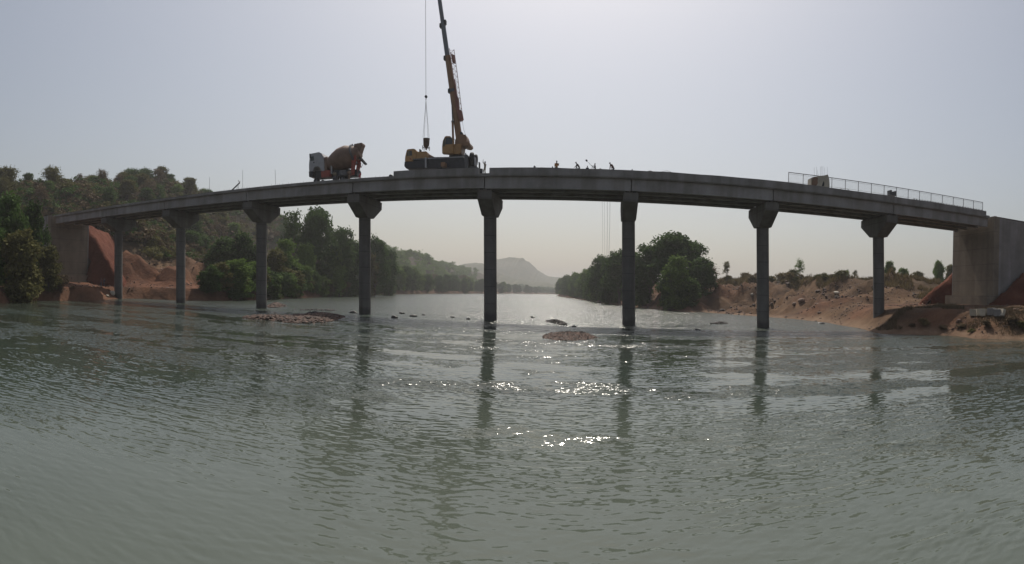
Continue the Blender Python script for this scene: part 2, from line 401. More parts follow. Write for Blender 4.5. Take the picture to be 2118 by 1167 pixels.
def gz(x, y): return float(terrain(np.array([x]), np.array([y]))[0])

def ground_hit(px, py, t0=20, t1=420):
    d = ray(px, py); ts = np.arange(t0, t1, 0.5)
    X, Y, Z = d.x * ts, d.y * ts, CAM_Z + d.z * ts
    below = np.nonzero(Z <= np.maximum(terrain(X, Y), 0))[0]
    i = below[0] if len(below) else len(ts) - 1
    return Vector((X[i], Y[i], max(0.0, gz(X[i], Y[i]))))

NG = 1000
u = np.linspace(-1, 1, NG)
gx = np.sinh(u * 3.72) * 170 - 20; gy = np.sinh(u * 3.72) * 170 + 100
GX, GY = np.meshgrid(gx, gy)
hh, dd, n1, n2, lf = [], [], [], [], []
for i in range(0, NG, 100):
    r = terrain(GX[i:i + 100], GY[i:i + 100], True)
    for a, b in zip((hh, dd, n1, n2, lf), r): a.append(b)
hh, dd, n1, n2, lf = (np.concatenate(a) for a in (hh, dd, n1, n2, lf))
idx = np.arange(NG * NG).reshape(NG, NG)
quads = np.stack([idx[:-1, :-1], idx[:-1, 1:], idx[1:, 1:], idx[1:, :-1]], -1).reshape(-1, 4)
me = mesh_np('ground', np.stack([GX, GY, hh], -1).reshape(-1, 3), quads, True)
redm = np.clip(np.where(lf, ss(-np.abs(dd - 12), -26, -6) * 0.8 * (1 - ss(GY, 150, 200)), ss(n1, -0.2, 0.6) * 0.55 * (1 - ss(dd, 20, 60))), 0, 1)
drym = np.clip(np.where(lf, ss(dd + 6 * n1, 34, 58), ss(dd + 8 * n1, 20, 46) * 0.5), 0, 1)
sand = np.clip((1 - ss(np.abs(dd + 0.4 * n1 - 0.6), 0.4, 1.6)) * np.where(lf, 0.12, 0.8), 0, 1)
colr = np.stack([redm, drym, sand, np.ones_like(redm)], -1).reshape(-1, 4).astype(np.float32)
at = me.color_attributes.new('ground_kind', 'FLOAT_COLOR', 'POINT'); at.data.foreach_set('color', colr.ravel())
tag(link('ground', me, M_GROUND), 'red brown river banks, spoil terrace and hillside', None, None, 'structure')

# far hills across the river bend
def hill(name, px, depth, Y, label, thick):
    pts = [S(a, b, Y) for a, b in px]
    xs = np.array([p.x for p in pts]); zs = np.array([p.z for p in pts])
    X = np.linspace(xs[0], xs[-1], 260); Z = np.interp(X, xs, zs)
    Z = np.maximum(Z + (fbm(X, X * 0, 60, 4, 5) * 3.2 + fbm(X, X * 0, 14, 3, 8) * 2.0) * ss(Z, 5, 40), 0)
    rows = []
    vs = []
    for k in range(25):
        t = -1 + 2 * k / 24
        prof = (1 - abs(t) ** 1.6)
        yy = Y + t * thick
        vs.append(np.stack([X, np.full_like(X, yy), Z * prof - 3 + fbm(X, np.full_like(X, yy), 45, 4, 9) * 5 * prof * (1 - prof)], -1))
    v = np.concatenate(vs); nx = len(X)
    ii = np.arange(25 * nx).reshape(25, nx)
    q = np.stack([ii[:-1, :-1], ii[:-1, 1:], ii[1:, 1:], ii[1:, :-1]], -1).reshape(-1, 4)
    return tag(link(name, mesh_np(name, v, q, True), M_HILL), label, None, None, 'structure')
M_HILL = soil('wooded_hill', ((0.035, 0.045, 0.022), (0.06, 0.065, 0.032), (0.12, 0.10, 0.06)), 0.03, 1.0)
hill('hill', [(985, 590), (998, 556), (1012, 545), (1030, 536), (1048, 532.5), (1066, 531), (1080, 532.5), (1092, 540), (1108, 553), (1125, 565), (1140, 571), (1160, 575), (1200, 583), (1240, 595), (1270, 606)], 1, 2500, 'hazy blue flat topped hill far up the river', 420)
hill('hill', [(820, 596), (850, 548), (880, 546), (905, 548), (935, 552), (960, 546), (985, 542), (1005, 546), (1030, 562), (1060, 574), (1100, 580), (1150, 588), (1180, 600)], 1, 1900, 'long hazy wooded ridge in front of the far hill', 260)

# ------------------------------------------------------------------ river
def make_river():
    rr = [2.0]
    while rr[-1] < 1900:
        r = rr[-1]; rr.append(r + (0.25 if r < 7 else min(max(r * r / 4562 * 0.55, 0.042), 14)))
    rr = np.array(rr)
    a = np.concatenate([np.linspace(-1.22, 0.98, 1150), np.linspace(0.98, 2 * PI - 1.22, 70)[1:-1]])
    A, R = np.meshgrid(a, rr)
    X = np.sin(A) * R; Y = np.cos(A) * R
    dr = np.gradient(rr)[:, None] * np.ones_like(A); da = R * (2.2 / 1150)
    Z = np.zeros_like(X)
    g = np.random.default_rng(5)
    patch = 0.70 + 0.8 * fbm(X, Y, 22, 3, 77) + 0.6 * fbm(X * 0.3, Y, 6, 3, 99)
    patch = np.clip(patch + 0.15, 0.55, 1.7) * (0.62 + 0.62 * ss(fbm(X * 0.45, Y, 1.5, 3, 121), -0.35, 0.55))
    calm = 0.30 + 0.58 * ss(R + 6 * fbm(X, Y, 9, 2, 61), 11.5, 19)
    pool = ss(Y + 3 * fbm(X, Y, 8, 3, 231), 24, 31) * (1 - ss(Y + 4 * fbm(X, Y, 10, 2, 233), 52, 62))
    calm = calm * (1 - 0.60 * pool)
    rapid = 1 + 0.9 * np.exp(-((Y - 70 - 0.10 * X + 5 * fbm(X, Y, 12, 2, 31)) / 9) ** 2) * ss(-X, -48, -36)
    wake = np.zeros_like(X)
    for k in range(1, 7):
        xk = 4.748 + (k - 5) * 19.9245
        wake += np.exp(-((X - xk) / (1.3 + 0.10 * np.maximum(0, 76 - Y))) ** 2) * np.exp(-np.maximum(0, 76 - Y) / 6.0) * (Y < 77.5)
    for q in (atZ(600, 668), atZ(1180, 704)):
        wake += 0.7 * np.exp(-((X - q.x) / 4.5) ** 2 - ((Y - q.y + 1.0) / 1.6) ** 2)
    rapid = rapid + 0.9 * wake
    lam = np.exp(np.linspace(math.log(0.10), math.log(1.5), 60))
    for i, l in enumerate(lam):
        th = g.normal(0, 0.40); k = 2 * PI / l
        kx, ky = k * math.sin(th), k * math.cos(th)
        amp = (0.042 if l < 0.36 else 0.026 if l < 0.7 else 0.011) / k * g.uniform(0.6, 1.3)
        samp = np.maximum(np.abs(math.cos(th)) * dr, np.abs(math.sin(th)) * da)
        att = 1 - ss(samp / l, 0.22, 0.42)
        wob = 2.2 * fbm(X, Y, l * 5, 2, 200 + i) if i % 2 else 1.5 * fbm(X, Y, l * 9, 2, 300 + i)
        ph = kx * X + ky * Y + g.uniform(0, 2 * PI) + wob
        s_ = np.sin(ph)
        Z += amp * att * (s_ + 0.25 * np.cos(2 * ph))
    Z *= patch * calm * rapid
    bandn = fbm(X * 0.22, Y, 2.6, 4, 171) + 0.5 * fbm(X, Y, 1.1, 2, 173)
    chop = 0.20 * patch * calm + 0.5 * ss(fbm(X * 0.4, Y, 1.7, 3, 211), 0.1, 0.8) * ss(R, 15, 34) + 2.0 * ss(Y + 6 * fbm(X, Y, 15, 2, 88), 58, 88)
    chop = chop + (1.9 - 0.3 * pool) * ss(bandn - 0.22 - 0.05 * pool + 0.6 * ss(R, 16, 48), 0.0, 0.7) * ss(R + 6 * fbm(X, Y, 7, 2, 93), 13, 22) + 0.5 * wake
    chop = np.clip(chop, 0.04, 2.4)
    n, m = X.shape
    ii = np.arange(n * m).reshape(n, m)
    q = np.stack([ii[:-1, :], np.roll(ii, -1, 1)[:-1, :], np.roll(ii, -1, 1)[1:, :], ii[1:, :]], -1).reshape(-1, 4)
    v = np.stack([X, Y, Z], -1).reshape(-1, 3)
    q = q[:, ::-1]
    me = mesh_np('river', v, q, True)
    shal = 1 - ss(R + 4 * fbm(X, Y, 8, 3, 191), 8, 24)
    at = me.attributes.new('shallow', 'FLOAT', 'POINT'); at.data.foreach_set('value', shal.astype(np.float32).ravel())
    at = me.attributes.new('chop', 'FLOAT', 'POINT'); at.data.foreach_set('value', chop.astype(np.float32).ravel())
    m_, nt, N, L, B = new_mat('river_water')
    tc = N.new('ShaderNodeTexCoord')
    big = N.new('ShaderNodeTexNoise'); big.inputs['Scale'].default_value = 0.05; big.inputs['Detail'].default_value = 4
    L.new(tc.outputs['Object'], big.inputs['Vector'])
    rp = N.new('ShaderNodeValToRGB'); rp.color_ramp.elements[0].position = 0.35; rp.color_ramp.elements[1].position = 0.65
    rp.color_ramp.elements[0].color = (0.040, 0.047, 0.035, 1); rp.color_ramp.elements[1].color = (0.041, 0.055, 0.044, 1)
    L.new(big.outputs['Fac'], rp.inputs['Fac']); sh_ = N.new('ShaderNodeAttribute'); sh_.attribute_name = 'shallow'
    bed = N.new('ShaderNodeMix'); bed.data_type = 'RGBA'; bed.inputs['B'].default_value = (0.082, 0.096, 0.077, 1)
    L.new(sh_.outputs['Fac'], bed.inputs['Factor']); L.new(rp.outputs['Color'], bed.inputs['A']); L.new(bed.outputs['Result'], B.inputs['Base Color'])
    cr_ = N.new('ShaderNodeAttribute'); cr_.attribute_name = 'chop'
    ro_ = N.new('ShaderNodeMath'); ro_.operation = 'MULTIPLY_ADD'; ro_.inputs[1].default_value = 0.07; ro_.inputs[2].default_value = 0.035; ro_.use_clamp = True
    L.new(cr_.outputs['Fac'], ro_.inputs[0]); L.new(ro_.outputs[0], B.inputs['Roughness'])
    B.inputs['IOR'].default_value = 1.42
    # capillary ripples finer than the mesh, stronger where the river is choppy
    ca = N.new('ShaderNodeAttribute'); ca.attribute_name = 'chop'
    geo = N.new('ShaderNodeNewGeometry'); acc = geo.outputs['Normal']
    for sc_, st in ((3.2, 1.0), (9.0, 1.5)):
        mp = N.new('ShaderNodeMapping'); mp.inputs['Scale'].default_value = (0.5, 1, 1)
        L.new(tc.outputs['Object'], mp.inputs['Vector'])
        nz = N.new('ShaderNodeTexNoise'); nz.inputs['Scale'].default_value = sc_; nz.inputs['Detail'].default_value = 2.5; nz.inputs['Distortion'].default_value = 0.3
        L.new(mp.outputs['Vector'], nz.inputs['Vector'])
        sb_ = N.new('ShaderNodeVectorMath'); sb_.operation = 'SUBTRACT'; sb_.inputs[1].default_value = (0.5, 0.5, 0.5); L.new(nz.outputs['Color'], sb_.inputs[0])
        mu = N.new('ShaderNodeVectorMath'); mu.operation = 'MULTIPLY'; mu.inputs[1].default_value = (0.42 * st, 1.2 * st, 0.0); L.new(sb_.outputs[0], mu.inputs[0])
        sl_ = N.new('ShaderNodeVectorMath'); sl_.operation = 'SCALE'; L.new(mu.outputs[0], sl_.inputs[0]); L.new(ca.outputs['Fac'], sl_.inputs['Scale'])
        ad = N.new('ShaderNodeVectorMath'); ad.operation = 'ADD'; L.new(acc, ad.inputs[0]); L.new(sl_.outputs[0], ad.inputs[1]); acc = ad.outputs[0]
    nn = N.new('ShaderNodeVectorMath'); nn.operation = 'NORMALIZE'; L.new(acc, nn.inputs[0]); L.new(nn.outputs[0], B.inputs['Normal'])
    tag(link('river', me, m_), 'wide grey green river rippling towards the viewer', None, None, 'structure')
make_river()

# ------------------------------------------------------------------ bridge
PITCH = 19.9245
PX_BASE = [4.748 + (k - 5) * PITCH for k in range(8)]
CAPX = [x - 0.52 for x in PX_BASE]
ENDS = [CAPX[0] - PITCH] + CAPX + [CAPX[-1] + PITCH]
Y0, Y1 = 71.05, 81.0
Z_SLAB, Z_KERB, Z_GIRD, Z_SOF = 20.28, 20.96, 20.0, 18.28
bridge = empty('road_bridge', (0, 76, 0), 'long grey concrete girder bridge under construction on tall single column piers across the river', 'bridge')
BO = bridge.location
def bpart(mb, name, mat, parent=None, **k): return mb.build(name, mat, parent or bridge, BO, **k)

def ibeam(y, z0, z1, bw, tw, web):
    return [(y - bw / 2, z0), (y + bw / 2, z0), (y + bw / 2, z0 + .22), (y + web / 2, z0 + .42), (y + web / 2, z1 - .3), (y + tw / 2, z1 - .14), (y + tw / 2, z1), (y - tw / 2, z1), (y - tw / 2, z1 - .14), (y - web / 2, z1 - .3), (y - web / 2, z0 + .42), (y - bw / 2, z0 + .22)]

for k in range(9):
    xa, xb = ENDS[k] + 0.07, ENDS[k + 1] - 0.07
    dz = [0, .0, .03, .0, .05, -.02, 0, .02, 0][k]
    g = MB().ext([(xa, Z_SOF + dz), (xb, Z_SOF + dz), (xb, Z_GIRD - .15), (xa, Z_GIRD - .15)], 71.42, 71.86)
    # formwork ribs and slight flange on the outer girder
    g.ext([(xa + .02, Z_SOF + dz - .012), (xb - .02, Z_SOF + dz - .012), (xb - .02, Z_SOF + dz + .16), (xa + .02, Z_SOF + dz + .16)], 71.36, 71.95)
    bpart(g, 'girder', M_GIRD)
    for y in (74.3, 77.3, 80.2):
        bpart(MB().extx(ibeam(y, Z_SOF + .03 + dz, Z_GIRD - .15, .62, .8, .24), xa, xb), 'girder', M_GIRD)
    for xx in (xa + .25, (xa + xb) / 2, xb - .5):
        for y, y2 in ((71.9, 74.1), (74.45, 77.15), (77.45, 80.05)): bpart(MB().box(xx, xx + .25, y, y2, Z_SOF + .5, Z_GIRD - .16), 'cross_beam', M_CONC)
slab = MB()
slab.box(ENDS[0] - .2, ENDS[-1] + .1, Y0, Y1, Z_GIRD - .148, Z_SLAB)
slab.box(ENDS[0] - .2, CAPX[3] + 6.2, Y0 - .03, Y0 - .001, Z_GIRD - .10, Z_SLAB + .02)
bpart(slab, 'deck_slab', M_CONC)
XS, XG0, XG1, XE = S(814.5, 357, 71.05).x, S(990.5, 352, 71.05).x, S(1012.5, 352, 71.05).x, S(2039.5, 437, 71.05).x
def kerb(xa, xb, y0, y1, seed, end_step=0.0):
    n = max(4, int((xb - xa) / 0.9)); mb = MB()
    xs = np.linspace(xa, xb, n); zt = Z_KERB + fbm(xs, xs * 0 + seed, 3.0, 3, 7) * 0.035 + fbm(xs, xs * 0 + seed, 20, 2, 9) * 0.04
    poly = [(xa, Z_GIRD - .02), (xb, Z_GIRD - .02)] + [(float(xs[i]), float(zt[i])) for i in range(n - 1, -1, -1)]
    mb.ext(poly, y0, y1); return mb
for xa, xb in ((XS, XG0), (XG1, XE)):
    bpart(kerb(xa, xb, 70.95, 71.55, xa), 'kerb', M_CONC)
    bpart(kerb(xa, xb, 80.5, 81.08, xa + 7), 'kerb', M_CONC)
# starter bars standing out of the unfinished edge
sb = MB()
for i in range(150):
    x = -113 + i * 0.56 + random.uniform(-.1, .1)
    if XS - .3 < x: break
    z = Z_SLAB + random.uniform(.12, .34)
    sb.bar((x, 71.25, Z_SLAB - .05), (x + random.uniform(-.04, .04), 71.25, z), .02)
tag(bpart(sb, 'starter_bar', M_STEEL), None, None, None, 'stuff')
stub = MB()
for i in range(26):
    px = 1890 + i * 5.6
    if px > 2036: break
    p = S(px, 430, 71.25); stub.box(p.x - .07, p.x + .07, 71.15, 71.3, Z_KERB - .05, Z_KERB + .16)
tag(bpart(stub, 'anchor_stub', M_STEEL), None, None, None, 'stuff')

for k in range(8):
    xb, xt = PX_BASE[k], CAPX[k]
    zb = -3.0
    col = MB(); n = 28
    ring = []
    zt = 15.08; ztop = [15.95, 15.08, 15.06, 15.1, 15.08, 14.9, 14.95, 15.0][k]
    if k == 0: ztop = 15.4
    for z in np.linspace(zb, ztop, 9):
        t = (z - 0) / 15.0; x = xb + (xt - xb) * t
        ring.append([(x + .93 * math.cos(2 * PI * i / n), 76 + .93 * math.sin(2 * PI * i / n), float(z)) for i in range(n)])
    vs = [p for r in ring for p in r]; fs = []
    for i in range(8):
        for j in range(n): fs.append((i * n + j, i * n + (j + 1) % n, (i + 1) * n + (j + 1) % n, (i + 1) * n + j))
    fs.append(tuple(range(n))[::-1]); fs.append(tuple(range(8 * n, 9 * n)))
    col.add(vs, fs)
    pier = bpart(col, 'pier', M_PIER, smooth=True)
    cap = MB().extx([(71.68, 18.12), (80.32, 18.12), (80.32, 16.92), (77.25, ztop - .02), (74.75, ztop - .02), (71.68, 16.92)], xt - 1.02, xt + 1.02)
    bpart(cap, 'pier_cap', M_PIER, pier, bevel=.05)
    for y in (71.95, 74.3, 77.3, 80.1):
        for s in (-.5, .5): bpart(MB().box(xt + s - .22, xt + s + .22, y - .22, y + .22, 18.12, Z_SOF + .03), 'bearing', M_BLACK, pier)

# abutments: breast wall, footing, wing walls
XR, XL = ENDS[-1] + .25, ENDS[0] - .1
for side, X0, zb, zf in ((1, XR, 6.2, 4.1), (-1, XL, 5.6, 3.4)):
    a = MB()
    xs = sorted((X0, X0 + side * 1.2)); a.box(xs[0], xs[1], 70.6, 81.6, zb - .4, 18.2)
    xs = sorted((X0 + side * .75, X0 + side * 1.25)); a.box(xs[0], xs[1], 70.62, 81.58, 18.2, Z_SLAB + .02)
    ab = bpart(a, 'abutment', M_ABUT)
    f = MB(); xs = sorted((X0 - side * 1.3, X0 + side * 2.2)); f.box(xs[0], xs[1], 70.0, 82.3, zf - 2.0, zb - .3)
    bpart(f, 'footing', M_ABUT, ab, bevel=.06)
    xe = X0 + side * 34
    for y0, y1 in ((70.1, 70.58), (81.62, 82.1)):
        zt = S(2043, 446, 70.1).z if side > 0 else 20.3
        wv = MB().ext([(X0 + side * .25, zf - 1.5), (xe, zf - 1.5), (xe, zt - .6), (X0 + side * .25, zt)], y0, y1)
        bpart(wv, 'wing_wall', M_CONC, ab)
    cb = MB(); xs = sorted((X0 + side * .02, X0 + side * 1.3)); cb.box(xs[0], xs[1], 69.98, 70.6, zb - .6, S(2043, 446, 70.1).z + .05 if side > 0 else 20.35)
    bpart(cb, 'wing_pilaster', M_ABUT, ab)

# railing over the finished right end
RY = 71.2
rail_px = [1630, 1660.5, 1720, 1748, 1775, 1802, 1828.5, 1854, 1878.5, 1902, 1926, 1949.5, 1972, 1993, 2014, 2033]
def railz(x): return Z_KERB + 1.52
rl = MB(); xs = [S(p, 400, RY).x for p in rail_px]
for a, b in zip(xs[:-1], xs[1:]):
    rl.tube((a, RY, railz(a)), (b, RY, railz(b)), .055, 8)
railing = bpart(rl, 'railing', M_STEEL, smooth=True)
for x in xs: bpart(MB().bar((x, RY, Z_KERB - .1), (x, RY, railz(x)), .07), 'railing_post', M_STEEL, railing)
lr = MB(); bl = MB()
for a, b in zip(xs[:-1], xs[1:]):
    for zz in (.18, 1.32): lr.tube((a, RY, Z_KERB + zz), (b, RY, Z_KERB + zz), .02, 6)
    n = int((b - a) / .17)
    for i in range(1, n):
        x = a + (b - a) * i / n; bl.bar((x, RY, Z_KERB + .18), (x, RY, Z_KERB + 1.32), .017)
bpart(lr, 'railing_bar', M_LIGHTST, railing)
tag(bpart(bl, 'baluster', M_LIGHTST, railing), None, None, None, 'stuff')

# earth fill behind and around the abutments
def fill(name, side, X0, label):
    xs = np.arange(0, 120, .5); ys = np.arange(38, 118, .5)
    T, Y = np.meshgrid(xs - 16, ys); X = X0 + side * T
    n = fbm(X, Y, 5, 4, 61) * .6 - 1.0 * np.abs(fbm(X + .5 * Y, Y * .4, 3.2, 4, 66)); gr = terrain(X, Y)
    if side > 0:
        near = 4.6 + (T + 1.2) * .80 - np.maximum(0, 69.4 - Y) * .80 - np.maximum(0, Y - 69.4) * 2.2
        far = 9.0 + T * .85 - np.maximum(0, Y - 84.8) * .72 - np.maximum(0, 84.8 - Y) * 2.0
    else:
        near = 9.0 + T * .8 - np.maximum(0, 69.4 - Y) * .8 - np.maximum(0, Y - 69.4) * 2.2
        far = 14.6 + T * 1.0 - np.maximum(0, Y - 84.8) * .85 - np.maximum(0, 84.8 - Y) * 2.0
    h = np.where(Y < 76.5, near, far)
    h = np.minimum(h + n, 19.4 - np.maximum(0, T - 34) * .02)
    inside = (Y > 70.4) & (Y < 81.8) & (T > 1.0)
    h = np.where(inside, Z_SLAB - .05, h)
    wall = (T > -.2) & (T <= 1.0) & (Y > 70.0) & (Y < 82.2)
    keep = (h > gr - .6) & ~wall
    Z = np.where(h > gr, h, gr - .5)
    idx = np.arange(X.size).reshape(X.shape)
    q = np.stack([idx[:-1, :-1], idx[:-1, 1:], idx[1:, 1:], idx[1:, :-1]], -1)
    ins_q = inside[:-1, :-1].astype(int) + inside[:-1, 1:] + inside[1:, 1:] + inside[1:, :-1]
    kq = (keep[:-1, :-1] & keep[:-1, 1:] & keep[1:, 1:] & keep[1:, :-1]) & ((ins_q == 0) | (ins_q == 4))
    q = q[kq]
    if side < 0: q = q[:, ::-1]
    used, inv = np.unique(q.ravel(), return_inverse=True)
    v = np.stack([X.ravel()[used], Y.ravel()[used], Z.ravel()[used]], -1)
    tag(link(name, mesh_np(name, v, inv.reshape(-1, 4), True), M_RED), label, None, None, 'structure')
fill('embankment', 1, XR, 'dark red earth embankment around the right abutment')
fill('embankment', -1, XL, 'red earth embankment sloping down beside the left abutment')

# ------------------------------------------------------------------ concrete mixer truck
def wheel(root, x, y, z, r, wdt, org, steer=0):
    t = MB().lathe((x, y - wdt / 2, z), (0, 1, 0), [(0, r * .62), (.02, r * .9), (wdt * .18, r), (wdt * .82, r), (wdt - .02, r * .9), (wdt, r * .62)], 24).build('wheel', M_TYRE, root, org, smooth=True)
    MB().lathe((x, y - wdt / 2 - .01, z), (0, 1, 0), [(0, r * .3), (.03, r * .55), (.06, r * .6), (wdt, r * .6)], 16).build('rim', M_STEEL, t, org, smooth=True)

TY = 74.0
p0 = S(700, 368, TY)
truck = empty('mixer_truck', (p0.x, TY, Z_SLAB), 'concrete mixer truck with white cab and dusty tilted brown drum parked on the bridge', 'truck')
TO = truck.location
def tp(px, y0, y1, name, mat, parent=truck, bevel=.0): return MB().pext(px, TY, y0, y1).build(name, mat, parent, TO, bevel=bevel)
cabp = tp([(648, 327), (649, 321.5), (667, 318), (672, 320.5), (676, 327), (677.5, 340), (678, 357), (672, 357), (670, 351), (665, 347.5), (659, 348.5), (656, 353), (654.5, 358), (646.8, 358), (646.5, 344)], TY - 1.2, TY + 1.2, 'cab', M_WHITE, bevel=.07)
tp([(646.5, 357.6), (655, 357.6), (654.5, 369), (647, 369)], TY - 1.22, TY + 1.22, 'bumper', M_BLACK, bevel=.04)
tp([(650.3, 328), (656.8, 326.6), (657.8, 335.5), (650, 337)], TY - 1.215, TY - 1.19, 'side_window', M_GLASS, cabp)
tp([(650.3, 328), (656.8, 326.6), (657.8, 335.5), (650, 337)], TY + 1.19, TY + 1.215, 'side_window', M_GLASS, cabp)
a = S(648.6, 324, TY); b = S(647.4, 338, TY)
MB().add([(a.x - .05, TY - 1.05, a.z), (a.x - .05, TY + 1.05, a.z), (b.x - .05, TY + 1.05, b.z), (b.x - .05, TY - 1.05, b.z), (a.x + .1, TY - 1.05, a.z), (a.x + .1, TY + 1.05, a.z), (b.x + .1, TY + 1.05, b.z), (b.x + .1, TY - 1.05, b.z)], [(0, 1, 2, 3), (4, 7, 6, 5), (0, 4, 5, 1), (1, 5, 6, 2), (2, 6, 7, 3), (3, 7, 4, 0)]).build('windscreen', M_DGLASS, cabp, TO)
MB().pext([(656, 338.5), (658.2, 338.2), (658.3, 340.6), (656.2, 341)], TY, TY - 1.24, TY - 1.2).build('door_handle', M_BLACK, cabp, TO)
MB().pext([(649.6, 322.5), (651.6, 322), (652.2, 331), (650, 331.5)], TY, TY - 1.5, TY - 1.42).build('mirror', M_BLACK, cabp, TO)
for yy in (-.85, .85):
    q = S(647, 361, TY); MB().box(q.x - .08, q.x + .05, TY + yy - .18, TY + yy + .18, q.z - .12, q.z + .12).build('headlight', M_LIGHTST, truck, TO)
tp([(655, 355), (742, 352), (742, 366), (655, 371)], TY - .6, TY + .6, 'chassis', M_BLACK)
tp([(671, 357), (690, 354.5), (690.5, 368), (671.5, 370.5)], TY - 1.2, TY - .6, 'fuel_tank', M_REDP, bevel=.08)
tp([(676, 330), (681, 327), (683, 356), (678, 357)], TY - 1.0, TY + 1.0, 'front_stand', M_DRUM)
tp([(690.3, 342), (693.3, 341.5), (693.8, 362), (690.8, 362.6)], TY - 1.1, TY - .7, 'water_tank', M_LIGHTST, bevel=.05)
tp([(707.5, 359.5), (710.5, 355.8), (720, 354.6), (723.5, 357), (724.5, 365), (706.5, 367.5)], TY - 1.22, TY - .62, 'mudguard', M_STEEL, bevel=.05)
tp([(707.5, 359.5), (710.5, 355.8), (720, 354.6), (723.5, 357), (724.5, 365), (706.5, 367.5)], TY + .62, TY + 1.22, 'mudguard', M_STEEL, bevel=.05)
for px in (662, 701, 715):
    x = S(px, 366, TY).x
    for s in (-1, 1): wheel(truck, x, TY + s * .98, Z_SLAB + .52, .52, .36, TO)
# drum
A = S(680.5, 341, TY); B = S(744.5, 314.5, TY); ax = (B - A); Ld = ax.length
R = 0.083 * 0.92
prof = [(-.02, 6), (0, 12), (.10, 15.5), (.22, 19.5), (.38, 23.4), (.44, 24.0), (.62, 24.0), (.66, 23.2), (.78, 18.8), (.92, 13.2), (1.0, 11.5), (1.02, 8)]
drum = MB().lathe(A, ax, [(t * Ld, r * R) for t, r in prof], 40).build('drum', M_DRUM, truck, TO, smooth=True)
MB().lathe(A, ax, [(.80 * Ld, 18.2 * R), (.805 * Ld, 20.5 * R), (.84 * Ld, 20.2 * R), (.845 * Ld, 17 * R)], 40).build('roller_ring', M_STEEL, drum, TO, smooth=True)
sp = MB()
for j in range(60):
    t0, t1 = .3 + .4 * j / 60, .3 + .4 * (j + 1) / 60
    def pt(t):
        r = np.interp(t, [q[0] for q in prof], [q[1] for q in prof]) * R + .02
        uu = ax.normalized().orthogonal().normalized(); vv = ax.normalized().cross(uu); an = t * 9
        return A + ax * t + (uu * math.cos(an) + vv * math.sin(an)) * r
    sp.bar(pt(t0), pt(t1), .05)
sp.build('weld_seam', M_DRUM, drum, TO)
tp([(735.5, 300), (741, 299), (751.5, 297), (752.5, 300.5), (750, 306), (748.5, 311), (746.5, 318), (744.5, 326), (739, 330), (736, 326)], TY - .62, TY + .62, 'hopper', M_DRUM, bevel=.04)
for p in ((729, 299.5), (739.5, 298)): q = S(*p, TY); MB().lathe(q - Vector((0, 0, .12)), (0, 0, 1), [(0, .12), (.2, .1), (.26, .05)], 10).build('lifting_lug', M_STEEL, truck, TO)
tp([(730.5, 318), (734, 318), (741, 324), (741.5, 330), (737.5, 364), (730, 365.5), (733, 340)], TY - .95, TY - .75, 'rear_frame', M_REDP)
tp([(730.5, 318), (734, 318), (741, 324), (741.5, 330), (737.5, 364), (730, 365.5), (733, 340)], TY + .75, TY + .95, 'rear_frame', M_REDP)
ch = MB(); a = S(743, 323.5, TY); b = S(757.2, 339.5, TY); d = (b - a).normalized(); nrm = Vector((0, 1, 0)); upv = d.cross(nrm)
if upv.z < 0: upv = -upv
prev = None; vs = []; fs = []
for i, p in enumerate((a, b)):
    for j in range(9):
        an = PI * j / 8; w_ = .42 - .08 * i
        for rr in (w_, w_ - .05): vs.append(p + nrm * math.cos(an) * rr - upv * math.sin(an) * rr + upv * .1)
for j in range(8):
    o, o2 = j * 2, 18 + j * 2
    fs += [(o, o + 2, o2 + 2, o2), (o + 1, o2 + 1, o2 + 3, o + 3), (o, o + 1, o + 3, o + 2), (o2, o2 + 2, o2 + 3, o2 + 1)]
fs += [(0, 18, 19, 1), (16, 17, 35, 34)]
ch.add(vs, fs); chute = ch.build('chute', M_STEEL, truck, TO)
MB().bar(S(747.5, 346, TY), S(752.5, 336, TY), .05).build('chute_strut', M_LIGHTST, chute, TO)
ld = MB()
for px1, py1, px2, py2 in ((736, 331, 746.5, 340), (735, 341.5, 747, 338.5), (744.6, 336, 746.8, 347), (741, 330, 738, 363), (736, 352, 741, 354), (741.5, 349, 744, 352)):
    ld.bar(S(px1, py1, TY - .5), S(px2, py2, TY - .5), .11)
for i in range(7): ld.bar(S(738 + .6 * i, 360 - 4 * i, TY - .3), S(741.5 + .5 * i, 359.5 - 4 * i, TY - .3), .05)
ld.build('ladder', M_REDP, truck, TO)

# ------------------------------------------------------------------ mobile crane
CY = 75.2
p0 = S(915, 352, CY)
crane = empty('mobile_crane', (p0.x, CY, Z_SLAB), 'yellow truck mounted mobile crane with its long grey boom raised almost upright on the bridge', 'crane')
CO = crane.location
def cp_(px, y0, y1, name, mat, parent=crane, bevel=0.0): return MB().pext(px, CY, y0, y1).build(name, mat, parent, CO, bevel=bevel)
cc = cp_([(843.4, 338), (844, 328.6), (847, 316), (848.6, 313.3), (860.5, 312), (864.7, 313.3), (867, 317), (867, 333), (860.2, 333), (859.8, 338)], CY - 1.3, CY + .1, 'carrier_cab', M_YEL, bevel=.05)
for yy in (CY - 1.318, CY + .095):
    cp_([(849.3, 317), (851.4, 316.8), (851.4, 326.8), (847.6, 327.6)], yy, yy + .022, 'side_window', M_GLASS, cc)
    cp_([(852.4, 316.6), (858, 316.2), (858.6, 326.2), (852.4, 326.8)], yy, yy + .022, 'side_window', M_DGLASS, cc)
cp_([(846.9, 316.2), (847.6, 316.2), (845, 327.5), (844.3, 327.5)], CY - 1.15, CY - .05, 'windscreen', M_DGLASS, cc)
cp_([(853.6, 331.6), (855.8, 331.4), (856.2, 335), (854, 335.3)], CY - 1.33, CY - 1.29, 'marker_lamp', M_REDP, cc)
